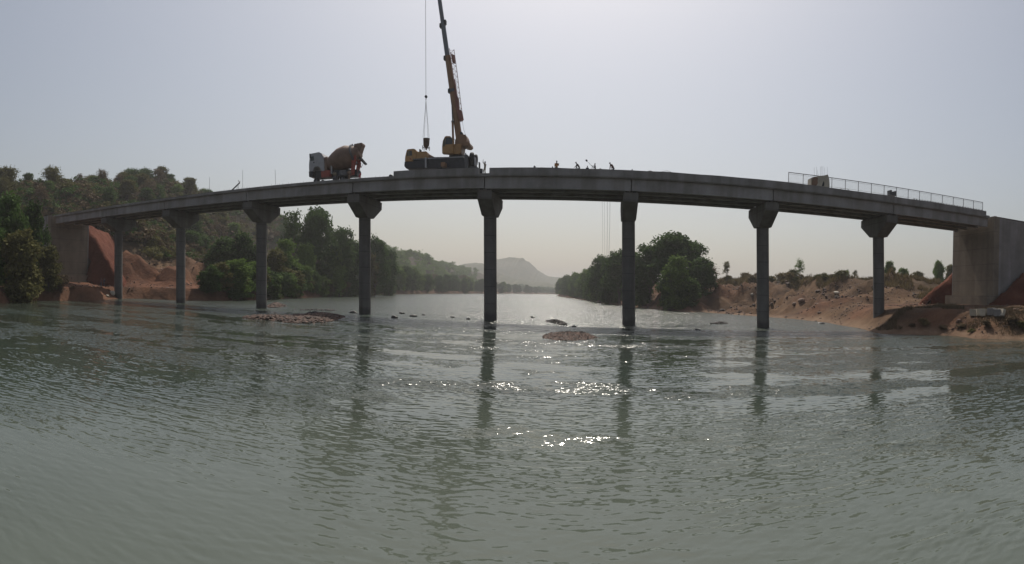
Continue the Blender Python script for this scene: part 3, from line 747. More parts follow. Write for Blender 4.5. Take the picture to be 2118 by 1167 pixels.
cp_([(867.2, 317.8), (871, 318.4), (886.8, 317.2), (889.3, 320), (889.6, 332.6), (867.2, 333)], CY - 1.28, CY + 1.28, 'engine_cover', M_YEL, bevel=.06)
cp_([(860.3, 332.8), (889.5, 331.4), (889.6, 334.2), (860.3, 335.6)], CY - 1.34, CY + 1.3, 'side_rail', M_STEEL)
cp_([(842.6, 338.2), (860, 338.2), (862, 335.8), (889.4, 334.4), (889.4, 352), (845.5, 352), (842, 347.5)], CY - 1.25, CY + 1.25, 'front_chassis', M_BLACK, bevel=.05)
MB().tube(S(868.6, 318, CY), S(868.4, 309, CY), .11, 10).tube(S(870.8, 318, CY), S(871, 310.5, CY), .08, 10).build('exhaust', M_BLACK, crane, CO, smooth=True)
cp_([(889.6, 331.6), (896, 329.2), (961.6, 328.6), (964, 330.4), (965, 352), (889.6, 352)], CY - 1.2, CY + 1.2, 'rear_chassis', M_BLACK)
cp_([(889.6, 331.0), (961.6, 328.0), (961.8, 329.8), (889.6, 333.2)], CY - 1.27, CY - 1.205, 'deck_edge', M_LIGHTST)
cp_([(889.8, 322.6), (893.5, 322.8), (904, 328.3), (889.8, 331.2)], CY - .5, CY + .5, 'boom_rest', M_BOOM)
cp_([(885.6, 331), (888.6, 330.8), (889.2, 351.5), (886, 351.8)], CY - 1.62, CY - 1.3, 'outrigger', M_LIGHTST)
cp_([(920.5, 343), (929, 342.6), (929, 351.4), (920.5, 351.8)], CY - 2.2, CY - 1.3, 'outrigger', M_BOOM, bevel=.03)
cp_([(961.8, 326), (966.5, 323.2), (970.5, 323.6), (972, 330), (972.6, 352), (965.2, 352), (964, 330)], CY - 1.2, CY + 1.2, 'tail_frame', M_STEEL, bevel=.04)
cp_([(966, 320), (967.6, 320), (967.8, 324), (966, 324)], CY - 1.1, CY - 1.0, 'tail_lamp', M_BLACK)
cp_([(984.5, 328), (987.5, 330), (989, 346), (985.5, 347)], CY - 1.3, CY - .9, 'outrigger', M_LIGHTST)
cp_([(988, 333), (990.8, 334), (991, 347), (988.4, 347)], CY + .5, CY + .9, 'outrigger', M_STEEL)
for px in (853, 872, 905, 925, 945):
    x = S(px, 350, CY).x
    for s in (-1, 1): wheel(crane, x, CY + s * .95, Z_SLAB + .56, .56, .4, CO)
MB().lathe(S(943.5, 329.2, CY), (0, 0, 1), [(0, .95), (.3, .95), (.34, 1.05), (.55, 1.05)], 28).build('turntable', M_BLACK, crane, CO, smooth=True)
sup = cp_([(944, 300), (944.5, 293), (948, 287), (952, 281.5), (966, 282.2), (969, 290), (967.6, 296), (959.5, 306), (957.6, 320), (954.5, 323.2), (944, 323.4)], CY - .95, CY + .95, 'superstructure', M_BOOM, bevel=.05)
cp_([(967.4, 296.4), (974.8, 298.6), (975.4, 304.2), (970.2, 307.2), (961, 305.2)], CY - 1.15, CY + 1.15, 'counterweight', M_BOOM, sup, bevel=.05)
lower = cp_([(921.2, 305), (944, 303), (957.8, 302), (957.4, 319), (954.5, 322.8), (931, 324), (922, 323.4)], CY - 1.25, CY - .96, 'side_panel', M_YEL, sup, bevel=.04)
oc = cp_([(921.2, 323.6), (921, 309), (922.4, 298), (926.2, 290), (928.6, 288), (937.5, 288.2), (941.4, 293), (943.6, 295), (943.6, 323.6)], CY - 1.7, CY - .98, 'operator_cab', M_YEL, bevel=.05)
cp_([(923, 309.4), (924, 299), (926.8, 292), (928, 291.5), (926.6, 308.8)], CY - 1.722, CY - 1.695, 'cab_window', M_GLASS, oc)
cp_([(928.2, 299.5), (929, 291), (938.6, 291), (942.4, 295.6), (942.6, 304.4), (927.6, 305.4)], CY - 1.722, CY - 1.695, 'cab_window', M_DGLASS, oc)
MB().tube(S(927, 288.5, CY - 1.3), S(929, 284.8, CY - 1.3), .03).tube(S(929, 284.8, CY - 1.3), S(939.5, 287, CY - 1.3), .03).tube(S(939.5, 287, CY - 1.3), S(940.5, 291, CY - 1.3), .03).build('roof_rail', M_LIGHTST, oc, CO)
# telescopic boom
def bpt(t): return S(909.2 + .1413 * t, t, CY)
def boom_sec(ya, yb, wa, wb, name, mat):
    a, b = bpt(ya), bpt(yb); d = (b - a).normalized(); s = Vector((0, 1, 0)); u_ = d.cross(s)
    vs = []
    for p, ww in ((a, wa), (b, wb)):
        h = ww * .0705 / 2
        for k in range(8):
            an = PI / 8 + k * PI / 4; vs.append(p + u_ * h * 1.08 * math.cos(an) + s * h * .92 * math.sin(an))
    mb = MB().add(vs, [tuple(range(8))[::-1], tuple(range(8, 16))] + [(k, (k + 1) % 8, 8 + (k + 1) % 8, 8 + k) for k in range(8)])
    return mb.build(name, mat, crane, CO)
boom_sec(291, 119, 13.2, 10.9, 'boom_section', M_BOOM)
boom_sec(121, 49, 9.6, 9.3, 'boom_section', M_GREY)
boom_sec(52, -75, 8.2, 7.8, 'boom_section', M_GREY)
boom_sec(-72, -190, 6.8, 6.2, 'boom_section', M_GREY)
for yy, ww, mt in ((119, 12.0, M_BOOM), (51, 10.6, M_GREY), (-73, 9, M_GREY), (188, 13.6, M_STEEL)):
    boom_sec(yy + 3, yy - 3, ww, ww, 'boom_collar', mt)
for yy, off in ((47, 5.2), (188, -6.6), (53, -5.0), (120, -6)):
    q = bpt(yy) + Vector((off * .071, 0, 0)); MB().box(q.x - .16, q.x + .16, CY - .3, CY + .3, q.z - .3, q.z + .3).build('boom_lug', M_BLACK, crane, CO, bevel=.04)
tip = S(881, -196, CY)
MB().lathe(tip + Vector((0, -.2, 0)), (0, 1, 0), [(0, .2), (.02, .38), (.12, .3), (.28, .3), (.38, .38), (.4, .2)], 20).build('sheave', M_BLACK, crane, CO, smooth=True)
MB().bar(bpt(-186), tip, .3, .5).build('boom_head', M_GREY, crane, CO)
MB().tube(S(937.2, 290, CY - .3), S(936.2, 252, CY - .3), .16, 12).build('luffing_cylinder', M_BOOM, crane, CO, smooth=True)
MB().tube(S(936.2, 253, CY - .3), S(934.3, 206, CY - .2), .085, 10).tube(S(936.2, 253, CY - .3), S(936.2, 250, CY - .3), .2, 12).build('cylinder_rod', M_STEEL, crane, CO, smooth=True)
q = S(954.8, 276.5, CY); MB().lathe(q + Vector((0, -.3, 0)), (0, 1, 0), [(0, .12), (.03, .2), (.57, .2), (.6, .12)], 12).build('rope_roller', M_BLACK, crane, CO, smooth=True)
MB().tube(S(956.5, 252, CY), S(959, 268, CY), .018, 5).tube(S(959, 268, CY), S(964, 282, CY), .018, 5).build('hose', M_STEEL, crane, CO)
# stowed lattice jib
jl = [(929.6, 100), (932.5, 121), (937, 150), (944, 200), (948, 222), (952, 250)]
jr = [(939, 102), (942, 124), (945.6, 150), (951.6, 200), (954.4, 222), (957.6, 247)]
def lerp_px(tab, y):
    ys = [p[1] for p in tab]; return float(np.interp(y, ys, [p[0] for p in tab]))
jib = None
m = MB()
for yo in (-.32, .32):
    for tab in (jl, jr):
        for (a, b), (c, d) in zip(tab[:-1], tab[1:]): m.tube(S(a, b, CY + yo), S(c, d, CY + yo), .045, 6)
jib = m.build('lattice_jib', M_JIB, crane, CO)
m = MB(); y = 104.0; k = 0
while y < 244:
    st = 5.5
    for yo in (-.32, .32):
        l0, r0, l1, r1 = lerp_px(jl, y), lerp_px(jr, y), lerp_px(jl, y + st), lerp_px(jr, y + st)
        m.tube(S(l0, y, CY + yo), S(r1, y + st, CY + yo), .028, 5) if k % 2 else m.tube(S(r0, y, CY + yo), S(l1, y + st, CY + yo), .028, 5)
    m.tube(S(r0, y, CY - .32), S(r1, y + st, CY + .32), .022, 5); m.tube(S(l0, y, CY - .32), S(r0, y, CY - .32), .02, 5)
    y += st; k += 1
m.build('jib_lacing', M_JIB, jib, CO)
MB().pext([(947.4, 226), (955.2, 230), (958, 246), (955.6, 249), (955.2, 251), (953.4, 248.8), (952.6, 251.4), (950.6, 250), (947, 236)], CY, CY - .4, CY + .4).build('jib_foot', M_JIB, jib, CO)
MB().pext([(941, 165), (945.8, 200), (948.6, 203), (950, 228), (946, 236), (940.6, 190)], CY, CY - .3, CY + .3).build('jib_plate', M_JIB, jib, CO)
MB().pext([(933.5, 112), (939.5, 115), (941, 130), (936.5, 130)], CY, CY - .34, CY + .34).build('jib_plate', M_JIB, jib, CO)
# hoist rope, hook block
MB().tube(tip + Vector((-.12, 0, 0)), S(881.0, 197, CY), .032, 6).build('hoist_rope', M_ROPE, crane, CO)
hk = S(881.2, 200, CY)
hb = MB().lathe(hk + Vector((0, -.14, 0)), (0, 1, 0), [(0, .1), (.03, .2), (.25, .2), (.28, .1)], 16).build('hook_block', M_BLACK, crane, CO, smooth=True)
MB().tube(hk, hk - Vector((0, 0, .5)), .06, 8).build('hook', M_BLACK, hb, CO)
# concrete skip on its slings
sc_ = S(881.3, 293, CY)
skip = empty('concrete_skip', sc_, 'small dark rusty concrete skip hanging from the crane rope above the yellow carrier', 'bucket')
SO = sc_
MB().lathe(S(881.3, 312, CY), (0, 0, 1), [(.95 * .0 + .12, .10), (.3, .12), (.72, .40), (.78, .44), (1.72, .49), (1.74, .52), (1.8, .52), (1.8, .44), (1.2, .40)], 20).build('hopper', M_RUST, skip, SO, smooth=True)
lg = MB()
for sx in (-1, 1):
    for yo in (-.35, .35):
        a = S(881.3 + sx * 5.6, 302, CY); b = S(881.3 + sx * 5.8, 310.5, CY); lg.bar((a.x, CY + yo, a.z), (b.x, CY + yo, b.z), .07)
a = S(875.6, 305.5, CY); b = S(887, 305.5, CY)
for yo in (-.35, .35): lg.bar((a.x, CY + yo, a.z), (b.x, CY + yo, b.z), .05)
for sx in (-5.7, 5.7):
    a = S(881.3 + sx, 305.5, CY); lg.bar((a.x, CY - .36, a.z), (a.x, CY + .36, a.z), .05)
lg.build('stand_frame', M_STEEL, skip, SO)
sg = MB()
for sx in (-1, 1):
    for yo in (-.3, .3):
        e = S(881.3 + sx * 5.2, 286, CY); sg.tube(hk - Vector((0, 0, .45)), (e.x, CY + yo, e.z), .022, 6)
sg.build('sling', M_ROPE, skip, SO)
# reel and drum behind the crane
RC = S(979.5, 331, CY)
reel = empty('tyre_stack', (RC.x, CY, Z_SLAB), 'big dark rounded tyre bundle standing upright behind the crane tail', 'tyres')
RO = reel.location
for i, (dx, r, wd) in enumerate(((-.30, 1.12, .62), (.30, .92, .5))):
    c = Vector((RC.x + dx, CY, RC.z + (r - 1.12) * .6))
    MB().lathe(c - Vector((wd / 2, 0, 0)), (1, .4, 0), [(0, r * .35), (.0, r * .72), (.06, r * .93), (wd * .3, r), (wd * .7, r), (wd - .06, r * .93), (wd, r * .72), (wd, r * .35)], 28).build('tyre', M_TYRE, reel, RO, smooth=True)
MB().box(RC.x - .5, RC.x + .6, CY - .5, CY + .5, Z_SLAB, RC.z - 1.0).build('support', M_STEEL, reel, RO)
br = S(994.6, 349, 72.4)
bar_ = empty('oil_barrel', (br.x, 72.4, Z_SLAB), 'dark barrel on the deck at the gap in the kerb beside the crane', 'barrel')
MB().lathe((br.x, 72.4, Z_SLAB), (0, 0, 1), [(0, .27), (.02, .29), (.3, .29), (.31, .305), (.33, .29), (.6, .29), (.61, .305), (.63, .29), (.88, .29), (.9, .27)], 20).build('barrel_body', M_BLACK, bar_, (br.x, 72.4, Z_SLAB), smooth=True)
MB().lathe((br.x + .1, 72.4, Z_SLAB + .9), (0, 0, 1), [(0, .03), (.03, .03)], 8).build('bung', M_STEEL, bar_, (br.x, 72.4, Z_SLAB))

# ------------------------------------------------------------------ people
def skin_obj(name, verts, edges, radii, mat, parent, sub=1):
    me = bpy.data.meshes.new(name); me.from_pydata([tuple(v) for v in verts], edges, [])
    o = bpy.data.objects.new(name, me); COL.objects.link(o)
    mo = o.modifiers.new('skin', 'SKIN'); mo.use_smooth_shade = True
    for i, r in enumerate(radii):
        sv = me.skin_vertices[0].data[i]; sv.radius = r if isinstance(r, tuple) else (r, r); sv.use_root = (i == 0)
    if sub: mo2 = o.modifiers.new('sub', 'SUBSURF'); mo2.levels = sub; mo2.render_levels = sub
    dg = bpy.context.evaluated_depsgraph_get(); ev = o.evaluated_get(dg)
    nm = bpy.data.meshes.new_from_object(ev); nm.name = name
    bpy.data.objects.remove(o); bpy.data.meshes.remove(me)
    ob = link(name, nm, mat, parent)
    return ob

def person(loc, rz, label, shirt, trousers, helmet=None, lean=0.0, armL=(0.1, 0.25), armR=(0.1, 0.25), h=1.74, knee=0.0, head=0.0, group='workers on the bridge', tool=None):
    """facing local +X; lean = forward bend of the trunk; arm = (swing forward, elbow bend) in radians"""
    root = empty('person', loc, label, 'person', group, rz)
    k = h / 1.74
    P = lambda x, y, z: Vector((x, y, z)) * k
    hipz = 0.93 - 0.25 * knee
    pel = P(0 - .1 * lean, 0, hipz)
    def up(base, L, an): return base + Vector((math.sin(an), 0, math.cos(an))) * L * k
    sp_ = up(pel, .20, lean * .6); che = up(sp_, .22, lean * .95); nk = up(che, .13, lean * 1.05)
    hb_ = up(nk, .08, lean * .9 + head); hc = up(hb_, .10, lean * .6 + head); ht = up(hc, .09, lean * .6 + head)
    V = [pel, sp_, che, nk, hb_, hc, ht]; E = [(0, 1), (1, 2), (2, 3), (3, 4), (4, 5), (5, 6)]; R_ = [(.15, .105), (.135, .10), (.165, .11), (.06, .06), (.075, .07), (.092, .08), (.06, .055)]
    R_ = [(a * k, b * k) for a, b in R_]
    # nose
    V.append(hc + Vector((.10, 0, -.005)) * k); E.append((5, 7)); R_.append((.018 * k, .018 * k))
    sh = {}; lg_ = {}
    for s, (sw, el) in ((1, armL), (-1, armR)):
        shp = che + Vector((math.sin(lean) * .06, s * .19, math.cos(lean) * .06)) * k
        an = lean * .35 + PI - 0; a1 = sw
        el_p = shp + Vector((math.sin(a1), s * .12, -math.cos(a1))).normalized() * .29 * k
        a2 = a1 + el
        wr = el_p + Vector((math.sin(a2), s * .0, -math.cos(a2))) * .25 * k
        dirh = (wr - el_p).normalized(); side = Vector((0, 1, 0)); nrm_ = dirh.cross(side).normalized()
        pal = wr + dirh * .07 * k
        i0 = len(V); V += [shp, el_p, wr, pal]; E += [(2, i0), (i0, i0 + 1), (i0 + 1, i0 + 2), (i0 + 2, i0 + 3)]
        R_ += [(.058 * k, .055 * k), (.043 * k, .04 * k), (.028 * k, .026 * k), (.038 * k, .02 * k)]
        for fi, (off, ln) in enumerate(((-.030, .075), (-.010, .088), (.010, .082), (.030, .064))):
            b0 = pal + side * off * k + dirh * .02 * k; m1 = b0 + dirh * ln * .5 * k + nrm_ * .012 * k; m2 = b0 + dirh * ln * .85 * k + nrm_ * .045 * k
            j = len(V); V += [b0, m1, m2]; E += [(i0 + 3, j), (j, j + 1), (j + 1, j + 2)]; R_ += [(.010 * k, .010 * k), (.009 * k, .009 * k), (.007 * k, .007 * k)]
        t1 = wr + dirh * .03 * k + side * (-s) * .045 * k + nrm_ * .01 * k; t2 = t1 + dirh * .045 * k + nrm_ * .02 * k
        j = len(V); V += [t1, t2]; E += [(i0 + 2, j), (j, j + 1)]; R_ += [(.012 * k, .012 * k), (.009 * k, .009 * k)]
        sh[s] = (shp, el_p, wr, pal, dirh)
        st = .06 * s
        hip = pel + P(0, s * .095, -.04); kn = P(.10 + .3 * knee + st, s * .10, .50 - .04 * knee); an_ = P(-.02 + st, s * .10, .09); toe = P(.17 + st, s * .12, .035)
        i0 = len(V); V += [hip, kn, an_, toe]; E += [(0, i0), (i0, i0 + 1), (i0 + 1, i0 + 2), (i0 + 2, i0 + 3)]
        R_ += [(.088 * k, .085 * k), (.058 * k, .058 * k), (.042 * k, .045 * k), (.035 * k, .03 * k)]
        lg_[s] = (hip, kn, an_)
    skin_obj('body', V, E, R_, M_SKIN, root, 1)
    # clothing follows the body a finger's breadth outside it
    V = [pel + Vector((0, 0, -.02)), sp_, che, che.lerp(nk, .6)]; E = [(0, 1), (1, 2), (2, 3)]; R_ = [(.17 * k, .125 * k), (.155 * k, .12 * k), (.185 * k, .13 * k), (.085 * k, .08 * k)]
    for s in (1, -1):
        i0 = len(V); V += [sh[s][0], sh[s][1], sh[s][1].lerp(sh[s][2], .7)]; E += [(2, i0), (i0, i0 + 1), (i0 + 1, i0 + 2)]; R_ += [.076 * k, .06 * k, .048 * k]
    skin_obj('shirt', V, E, R_, shirt, root, 1)
    V = [pel + Vector((0, 0, .03)), pel + Vector((0, 0, -.03))]; E = [(0, 1)]; R_ = [(.165 * k, .12 * k), (.165 * k, .12 * k)]
    for s in (1, -1):
        i0 = len(V); V += list(lg_[s]); E += [(1, i0), (i0, i0 + 1), (i0 + 1, i0 + 2)]; R_ += [.105 * k, .08 * k, .066 * k]
    skin_obj('trousers', V, E, R_, trousers, root, 1)
    axh = (ht - hc).normalized()
    if helmet:
        MB().lathe(hc + axh * .0 * k, axh, [(.015 * k, .135 * k), (.03 * k, .112 * k), (.07 * k, .108 * k), (.11 * k, .08 * k), (.135 * k, .03 * k)], 16).build('helmet', helmet, root, smooth=True)
    else:
        MB().lathe(hc + axh * .0 * k - Vector((.015, 0, 0)) * k, axh, [(0, .098 * k), (.05 * k, .096 * k), (.09 * k, .07 * k), (.115 * k, .02 * k)], 14).build('hair', M_BLACK, root, smooth=True)
    if tool:
        o = Matrix.Translation(loc) @ Matrix.Rotation(rz, 4, 'Z')
        a = o @ (sh[1][3] - sh[1][4] * .0); d_ = Vector(tool)
        t = empty('shovel', a, 'shovel held up by the worker with the raised tool on the bridge', 'shovel')
        n_ = d_.normalized()
        MB().tube(a - n_ * .55, a + n_ * .75, .02, 8).build('handle', M_BARK, t, a)
        e = a + n_ * .75; sdv = Vector((1, 0, 0)); sdv = (sdv - n_ * sdv.dot(n_)).normalized(); th = n_.cross(sdv) * .012
        b0 = [e - sdv * .1, e + sdv * .1, e + sdv * .13 + n_ * .22, e + n_ * .32, e - sdv * .13 + n_ * .22]
        MB().add([p - th for p in b0] + [p + th for p in b0], [(0, 1, 2, 3, 4), (9, 8, 7, 6, 5)] + [(i, i + 5, (i + 1) % 5 + 5, (i + 1) % 5) for i in range(5)]).build('blade', M_STEEL, t, a)
    return root

def on_deck(px, Y): p = S(px, 350, Y); return (p.x, Y, Z_SLAB)
person(on_deck(1003, 71.9), PI * .9, 'worker standing with one arm raised in the gap of the kerb beside the crane', C_KHAKI, C_KHAKI, C_GREYC, armL=(2.4, .7), armR=(.1, .3), h=1.76)
person(on_deck(1151, 72.3), -PI * .45, 'worker in a tan orange outfit standing upright behind the kerb', C_ORANGE, C_ORANGE, None, lean=.12, armL=(.4, 1.6), armR=(.2, .5), h=1.95)
person(on_deck(1197, 72.1), PI, 'worker in grey leaning far over to the left behind the kerb', C_GREYC, C_GREYC, None, lean=.75, armL=(.5, .3), armR=(.3, .3), h=1.95, head=.1)
person(on_deck(1231, 72.3), PI, 'worker holding up a shovel behind the kerb near the middle of the bridge', C_GREYC, C_GREYC, None, lean=.1, armL=(1.1, .9), armR=(.6, .9), h=1.72, tool=(-.55, 0, .55))
person(on_deck(1214.8, 72.6), -PI / 2, 'worker of whom only the head shows above the kerb', C_NAVY, C_NAVY, None, lean=.1, h=1.42)
person(on_deck(1267.5, 71.75), PI * 1.15, 'worker in dark maroon bending down at the kerb edge, rightmost of those on the deck', C_MAROON, C_GREYC, None, lean=.95, armL=(.1, .1), armR=(.05, .1), h=2.0, knee=.1)
person(on_deck(722.5, 72.3), PI * .6, 'worker in a white helmet standing against the drum of the mixer truck', C_TAN, C_TAN, C_WHITE, armR=(.3, .8), h=1.8)
person(on_deck(692.4, 72.2), -PI * .4, 'worker in a pale shirt beside the front of the mixer drum', C_KHAKI, C_GREYC, None, h=1.7)
person(on_deck(745.5, 71.9), PI, 'worker in bright red trousers bending behind the mixer truck chute', C_NAVY, C_RED, None, lean=.55, armL=(.6, .6), armR=(.5, .5), h=1.7)
for px, lb, c1, c2 in ((209.5, 'dark clothed person standing on the bank ledge under the bridge, nearer the abutment', C_MAROON, C_NAVY), (215.5, 'person in dark blue standing on the bank ledge under the bridge, nearer the first pier', C_NAVY, C_NAVY)):
    q = S(px, 586, 74.0); person((q.x, q.y, gz(q.x, q.y)), -PI / 2 + random.uniform(-.5, .5), lb, c1, c2, None, h=1.85, group='people under the left end')
q = ground_hit(1340, 640.5, 100, 260); person((q.x, q.y, max(0, q.z)), -PI / 2, 'person in maroon at the water edge beside the dark trees on the right bank', C_MAROON, C_NAVY, C_TAN, h=1.8, group='people by the water')

# ------------------------------------------------------------------ small things on the deck
def lump(name, loc, size, mat, label, cat, group=None, seed=0, sub=2, flat=1.0):
    bm = bmesh.new(); bmesh.ops.create_icosphere(bm, subdivisions=sub, radius=1.0)
    r_ = np.random.default_rng(seed); ph = r_.uniform(0, 6, (5, 3)); kk = r_.normal(0, 1.6, (5, 3))
    for v in bm.verts:
        n = 0
        for a, b in zip(kk, ph): n += math.sin(a[0] * v.co.x + a[1] * v.co.y + a[2] * v.co.z + b[0])
        f = 1 + .12 * n
        v.co = Vector((round(v.co.x * f * 4) / 4 * .5 + v.co.x * f * .5, v.co.y * f, v.co.z * f * flat))
        v.co = Vector((v.co.x * size[0], v.co.y * size[1], v.co.z * size[2]))
    me = bpy.data.meshes.new(name); bm.to_mesh(me); bm.free()
    o = link(name, me, mat, None, loc)
    return tag(o, label, cat, group)

def deck_top(px, Y): p = S(px, 350, Y); return p.x
x = deck_top(1105.5, 71.25); MB().box(x - .12, x + .14, 71.1, 71.4, Z_KERB, Z_KERB + .26).tube((x - .02, 71.25, Z_KERB + .2), (x - .02, 71.25, Z_KERB + .36), .05).build('anchor_block', M_STEEL, None, (x, 71.25, Z_KERB), bevel=.02)
tag(bpy.data.objects['anchor_block'], 'small dark anchor block on the kerb, leftmost lump between crane and workers', 'block')
for px, hh_, lb in ((1142.6, .28, 'short dark stub on the kerb just left of the tan orange worker'), (1193.5, .2, 'short dark stub on the kerb at the feet of the leaning worker'), (1307.5, .22, 'thin stub on the kerb above the pier right of the workers')):
    x = deck_top(px, 71.25); o = MB().lathe((x, 71.25, Z_KERB - .02), (0, 0, 1), [(0, .09), (hh_ * .7, .085), (hh_ * .72, .06), (hh_, .06)], 10).build('steel_stub', M_STEEL, None, (x, 71.25, Z_KERB), smooth=True); tag(o, lb, 'stub')
for i, (px, sz, lb) in enumerate(((1241.5, (.22, .2, .13), 'small heap of mortar on the kerb right of the shovel worker'), (1120, (.16, .15, .1), 'small low mortar lump on the kerb left of the workers'), (1345, (.3, .2, .1), 'flat rubble lump on the kerb between the workers and the railing'))):
    x = deck_top(px, 71.25); lump('mortar_lump', (x, 71.25, Z_KERB + .05), sz, M_CONC, lb, 'rubble', None, 30 + i)
x = deck_top(808, 71.3); lump('sand_bag', (x, 71.4, Z_SLAB + .14), (.28, .22, .2), M_STEEL, 'dark rounded bag on the slab edge at the start of the kerb', 'bag', None, 5)
def bent(name, pts, r, mat, label, cat):
    o = MB()
    for a, b in zip(pts[:-1], pts[1:]): o.tube(a, b, r, 6)
    return tag(o.build(name, mat, None, pts[0], smooth=True), label, cat)
bent('bent_rebar', [S(1366, 359, 71.3), S(1370, 354.5, 71.3), S(1380, 353.5, 71.3), S(1388, 356, 71.3), S(1392, 359, 71.3)], .022, M_STEEL, 'loop of bent reinforcing bar lying on the kerb right of the sixth pier', 'rebar')
bent('bent_rebar', [S(1737, 391, 71.3), S(1742, 389.5, 71.3), S(1752, 391, 71.3), S(1757, 393.5, 71.3)], .03, M_STEEL, 'bent reinforcing bar lying on the kerb inside the railing', 'rebar')
for px, y0, y1, lb in ((433.5, 395, 367, 'thin upright rod on the left deck, leftmost of three'), (502, 389, 352, 'thin upright rod beside the tilted pipe on the left deck'), (570.5, 380, 351, 'thin slightly leaning upright rod left of the mixer truck')):
    a, b = S(px, y0, 71.6), S(px - (1.5 if px > 560 else 0), y1, 71.6); a.z = Z_SLAB
    tag(MB().tube(a, b, .028, 6).build('survey_rod', M_LIGHTST, None, a), lb, 'rod')
a, b = S(480, 390, 71.5), S(495.5, 378.5, 71.5); a.z = Z_SLAB + .05
t = empty('tilted_pipe', a, 'dark pipe leaning up at a slant from the left deck edge', 'pipe')
MB().tube(a, b, .11, 12).build('tube', M_BLACK, t, a, smooth=True)
MB().tube(b, S(492.8, 373, 71.5), .05, 8).tube(b, S(496.5, 374.5, 71.5), .04, 8).build('bracket', M_STEEL, t, a)
m = MB(); 
for px, py in ((490.5, 383), (493, 381)): p = S(px, py, 71.5); m.tube((p.x, 71.5, Z_SLAB), p, .03, 6)
m.build('prop', M_LIGHTST, t, a)
# broken concrete block with rebar
bx = S(1694, 388, 71.6)
blk = empty('concrete_block', (bx.x, 71.6, Z_KERB), 'broken pale concrete block with bare rebar standing in the railing line', 'block')
mb = MB().pext([(1674.6, 386), (1675.2, 376), (1675.6, 369.2), (1680.5, 367.4), (1684, 366.6), (1688, 367), (1690.5, 364.9), (1694, 365.2), (1701, 364.6), (1706, 363.2), (1709.2, 362.2), (1710.8, 367), (1712.4, 375), (1712.8, 389.5), (1694, 387.5)], 71.6, 71.02, 72.5)
bo = mb.build('block_body', M_BLOCK, blk, blk.location, bevel=.05)
MB().pext([(1696.2, 386.6), (1698, 381), (1700.4, 376), (1701.8, 380), (1701.2, 386.8)], 71.6, 70.995, 71.3).build('recess_shade_patch', M_BLACK, blk, blk.location)  # black plate just proud of the face, painted shade of a hollow
MB().pext([(1675.4, 385.5), (1676.4, 372), (1680, 368.8), (1684, 368), (1688.6, 369.5), (1687.6, 376), (1688.4, 380), (1685, 385.8)], 71.6, 70.93, 71.2).build('earth_crust', M_MUD, blk, blk.location, bevel=.06)
m = MB()
for i, (px, py) in enumerate(((1684, 346), (1689, 345), (1690.5, 352), (1693.5, 360), (1697, 345), (1699.5, 343.5), (1702, 344), (1705.5, 347), (1711, 345))):
    m.tube(S(px + random.uniform(-.7, .7), 366, 71.7 + .08 * i), S(px, py, 71.7 + .08 * i), .014, 5)
m.build('rebar', M_STEEL, blk, blk.location)
x = S(1846, 400, 71.6).x
t = empty('metal_box', (x, 71.7, Z_KERB), 'small dark notched metal box behind the railing posts', 'box')
MB().pext([(1838.4, 404), (1838.2, 394), (1843, 393.6), (1843.2, 397), (1848.5, 397.4), (1848.6, 395.8), (1852.6, 396), (1852.6, 406)], 71.7, 71.4, 72.2).build('box_body', M_BLACK, t, t.location, bevel=.03)
# ropes hanging below the deck
for i, (px, y1, wx, lb) in enumerate(((1244.6, 524, 1246.5, 'thin faint rope hanging below the deck, leftmost of four'), (1249.4, 662, 1250.6, 'long rope hanging from the deck down to the water'), (1255.4, 536, 1255.2, 'taut dark rope hanging below the deck, third of four from the left'), (1261.6, 540, 1259, 'slanting dark rope hanging below the deck, nearest the pier'))):
    Y = 80.9; a = S(px, 400, Y); b = S(wx, y1, Y); a.z = Z_SLAB
    if i == 1: b.z = max(b.z, -.3)
    r_ = .02 if i > 1 else .012
    tag(MB().tube(a, a.lerp(b, .5) + Vector((.06, 0, 0)), r_, 5).tube(a.lerp(b, .5) + Vector((.06, 0, 0)), b, r_, 5).build('hanging_rope', M_ROPE, None, a), lb, 'rope', 'ropes hanging under the deck')

# ------------------------------------------------------------------ things on the banks
def gh(px, Y):
    p = S(px, 600, Y); return Vector((p.x, Y, gz(p.x, Y)))
for i, (px, dx, ang, tilt, col, lb) in enumerate(((2013.5, .95, .1, .0, M_BLOCK, 'leftmost pale concrete cube of the row on the right bank'), (2026.5, .55, .5, .25, M_BLOCK, 'narrow tilted concrete cube between two larger ones on the right bank'),
        (2036, 1.0, -.25, .12, M_BLOCK, 'brightest tilted concrete cube in the middle of the row on the right bank'), (2050.5, 1.15, .05, 0, M_CONC, 'darkest and largest concrete cube of the row on the right bank'), (2062, .8, .3, 0, M_CONC, 'grey concrete cube right behind the darkest one'), (2071, .55, -.3, .3, M_BLOCK, 'small rightmost concrete cube with a white split face on the right bank'))):
    p = ground_hit(px, 653.5 + (i % 3) * .5, 40, 140)
    s = dx / 2
    bm = bmesh.new(); bmesh.ops.create_cube(bm, size=1.0)
    for v in bm.verts: v.co = Vector((v.co.x * dx, v.co.y * .95, v.co.z * .98)) + Vector((random.uniform(-.03, .03), random.uniform(-.03, .03), random.uniform(-.03, .03)))
    bmesh.ops.bevel(bm, geom=list(bm.edges), offset=.035, segments=2, affect='EDGES')
    me = bpy.data.meshes.new('concrete_cube'); bm.to_mesh(me); bm.free()
    o = link('concrete_cube', me, col, None, p + Vector((0, 0, .44))); o.rotation_euler = (0, tilt, ang + .5)
    tag(o, lb, 'block', 'concrete cubes on the right bank')

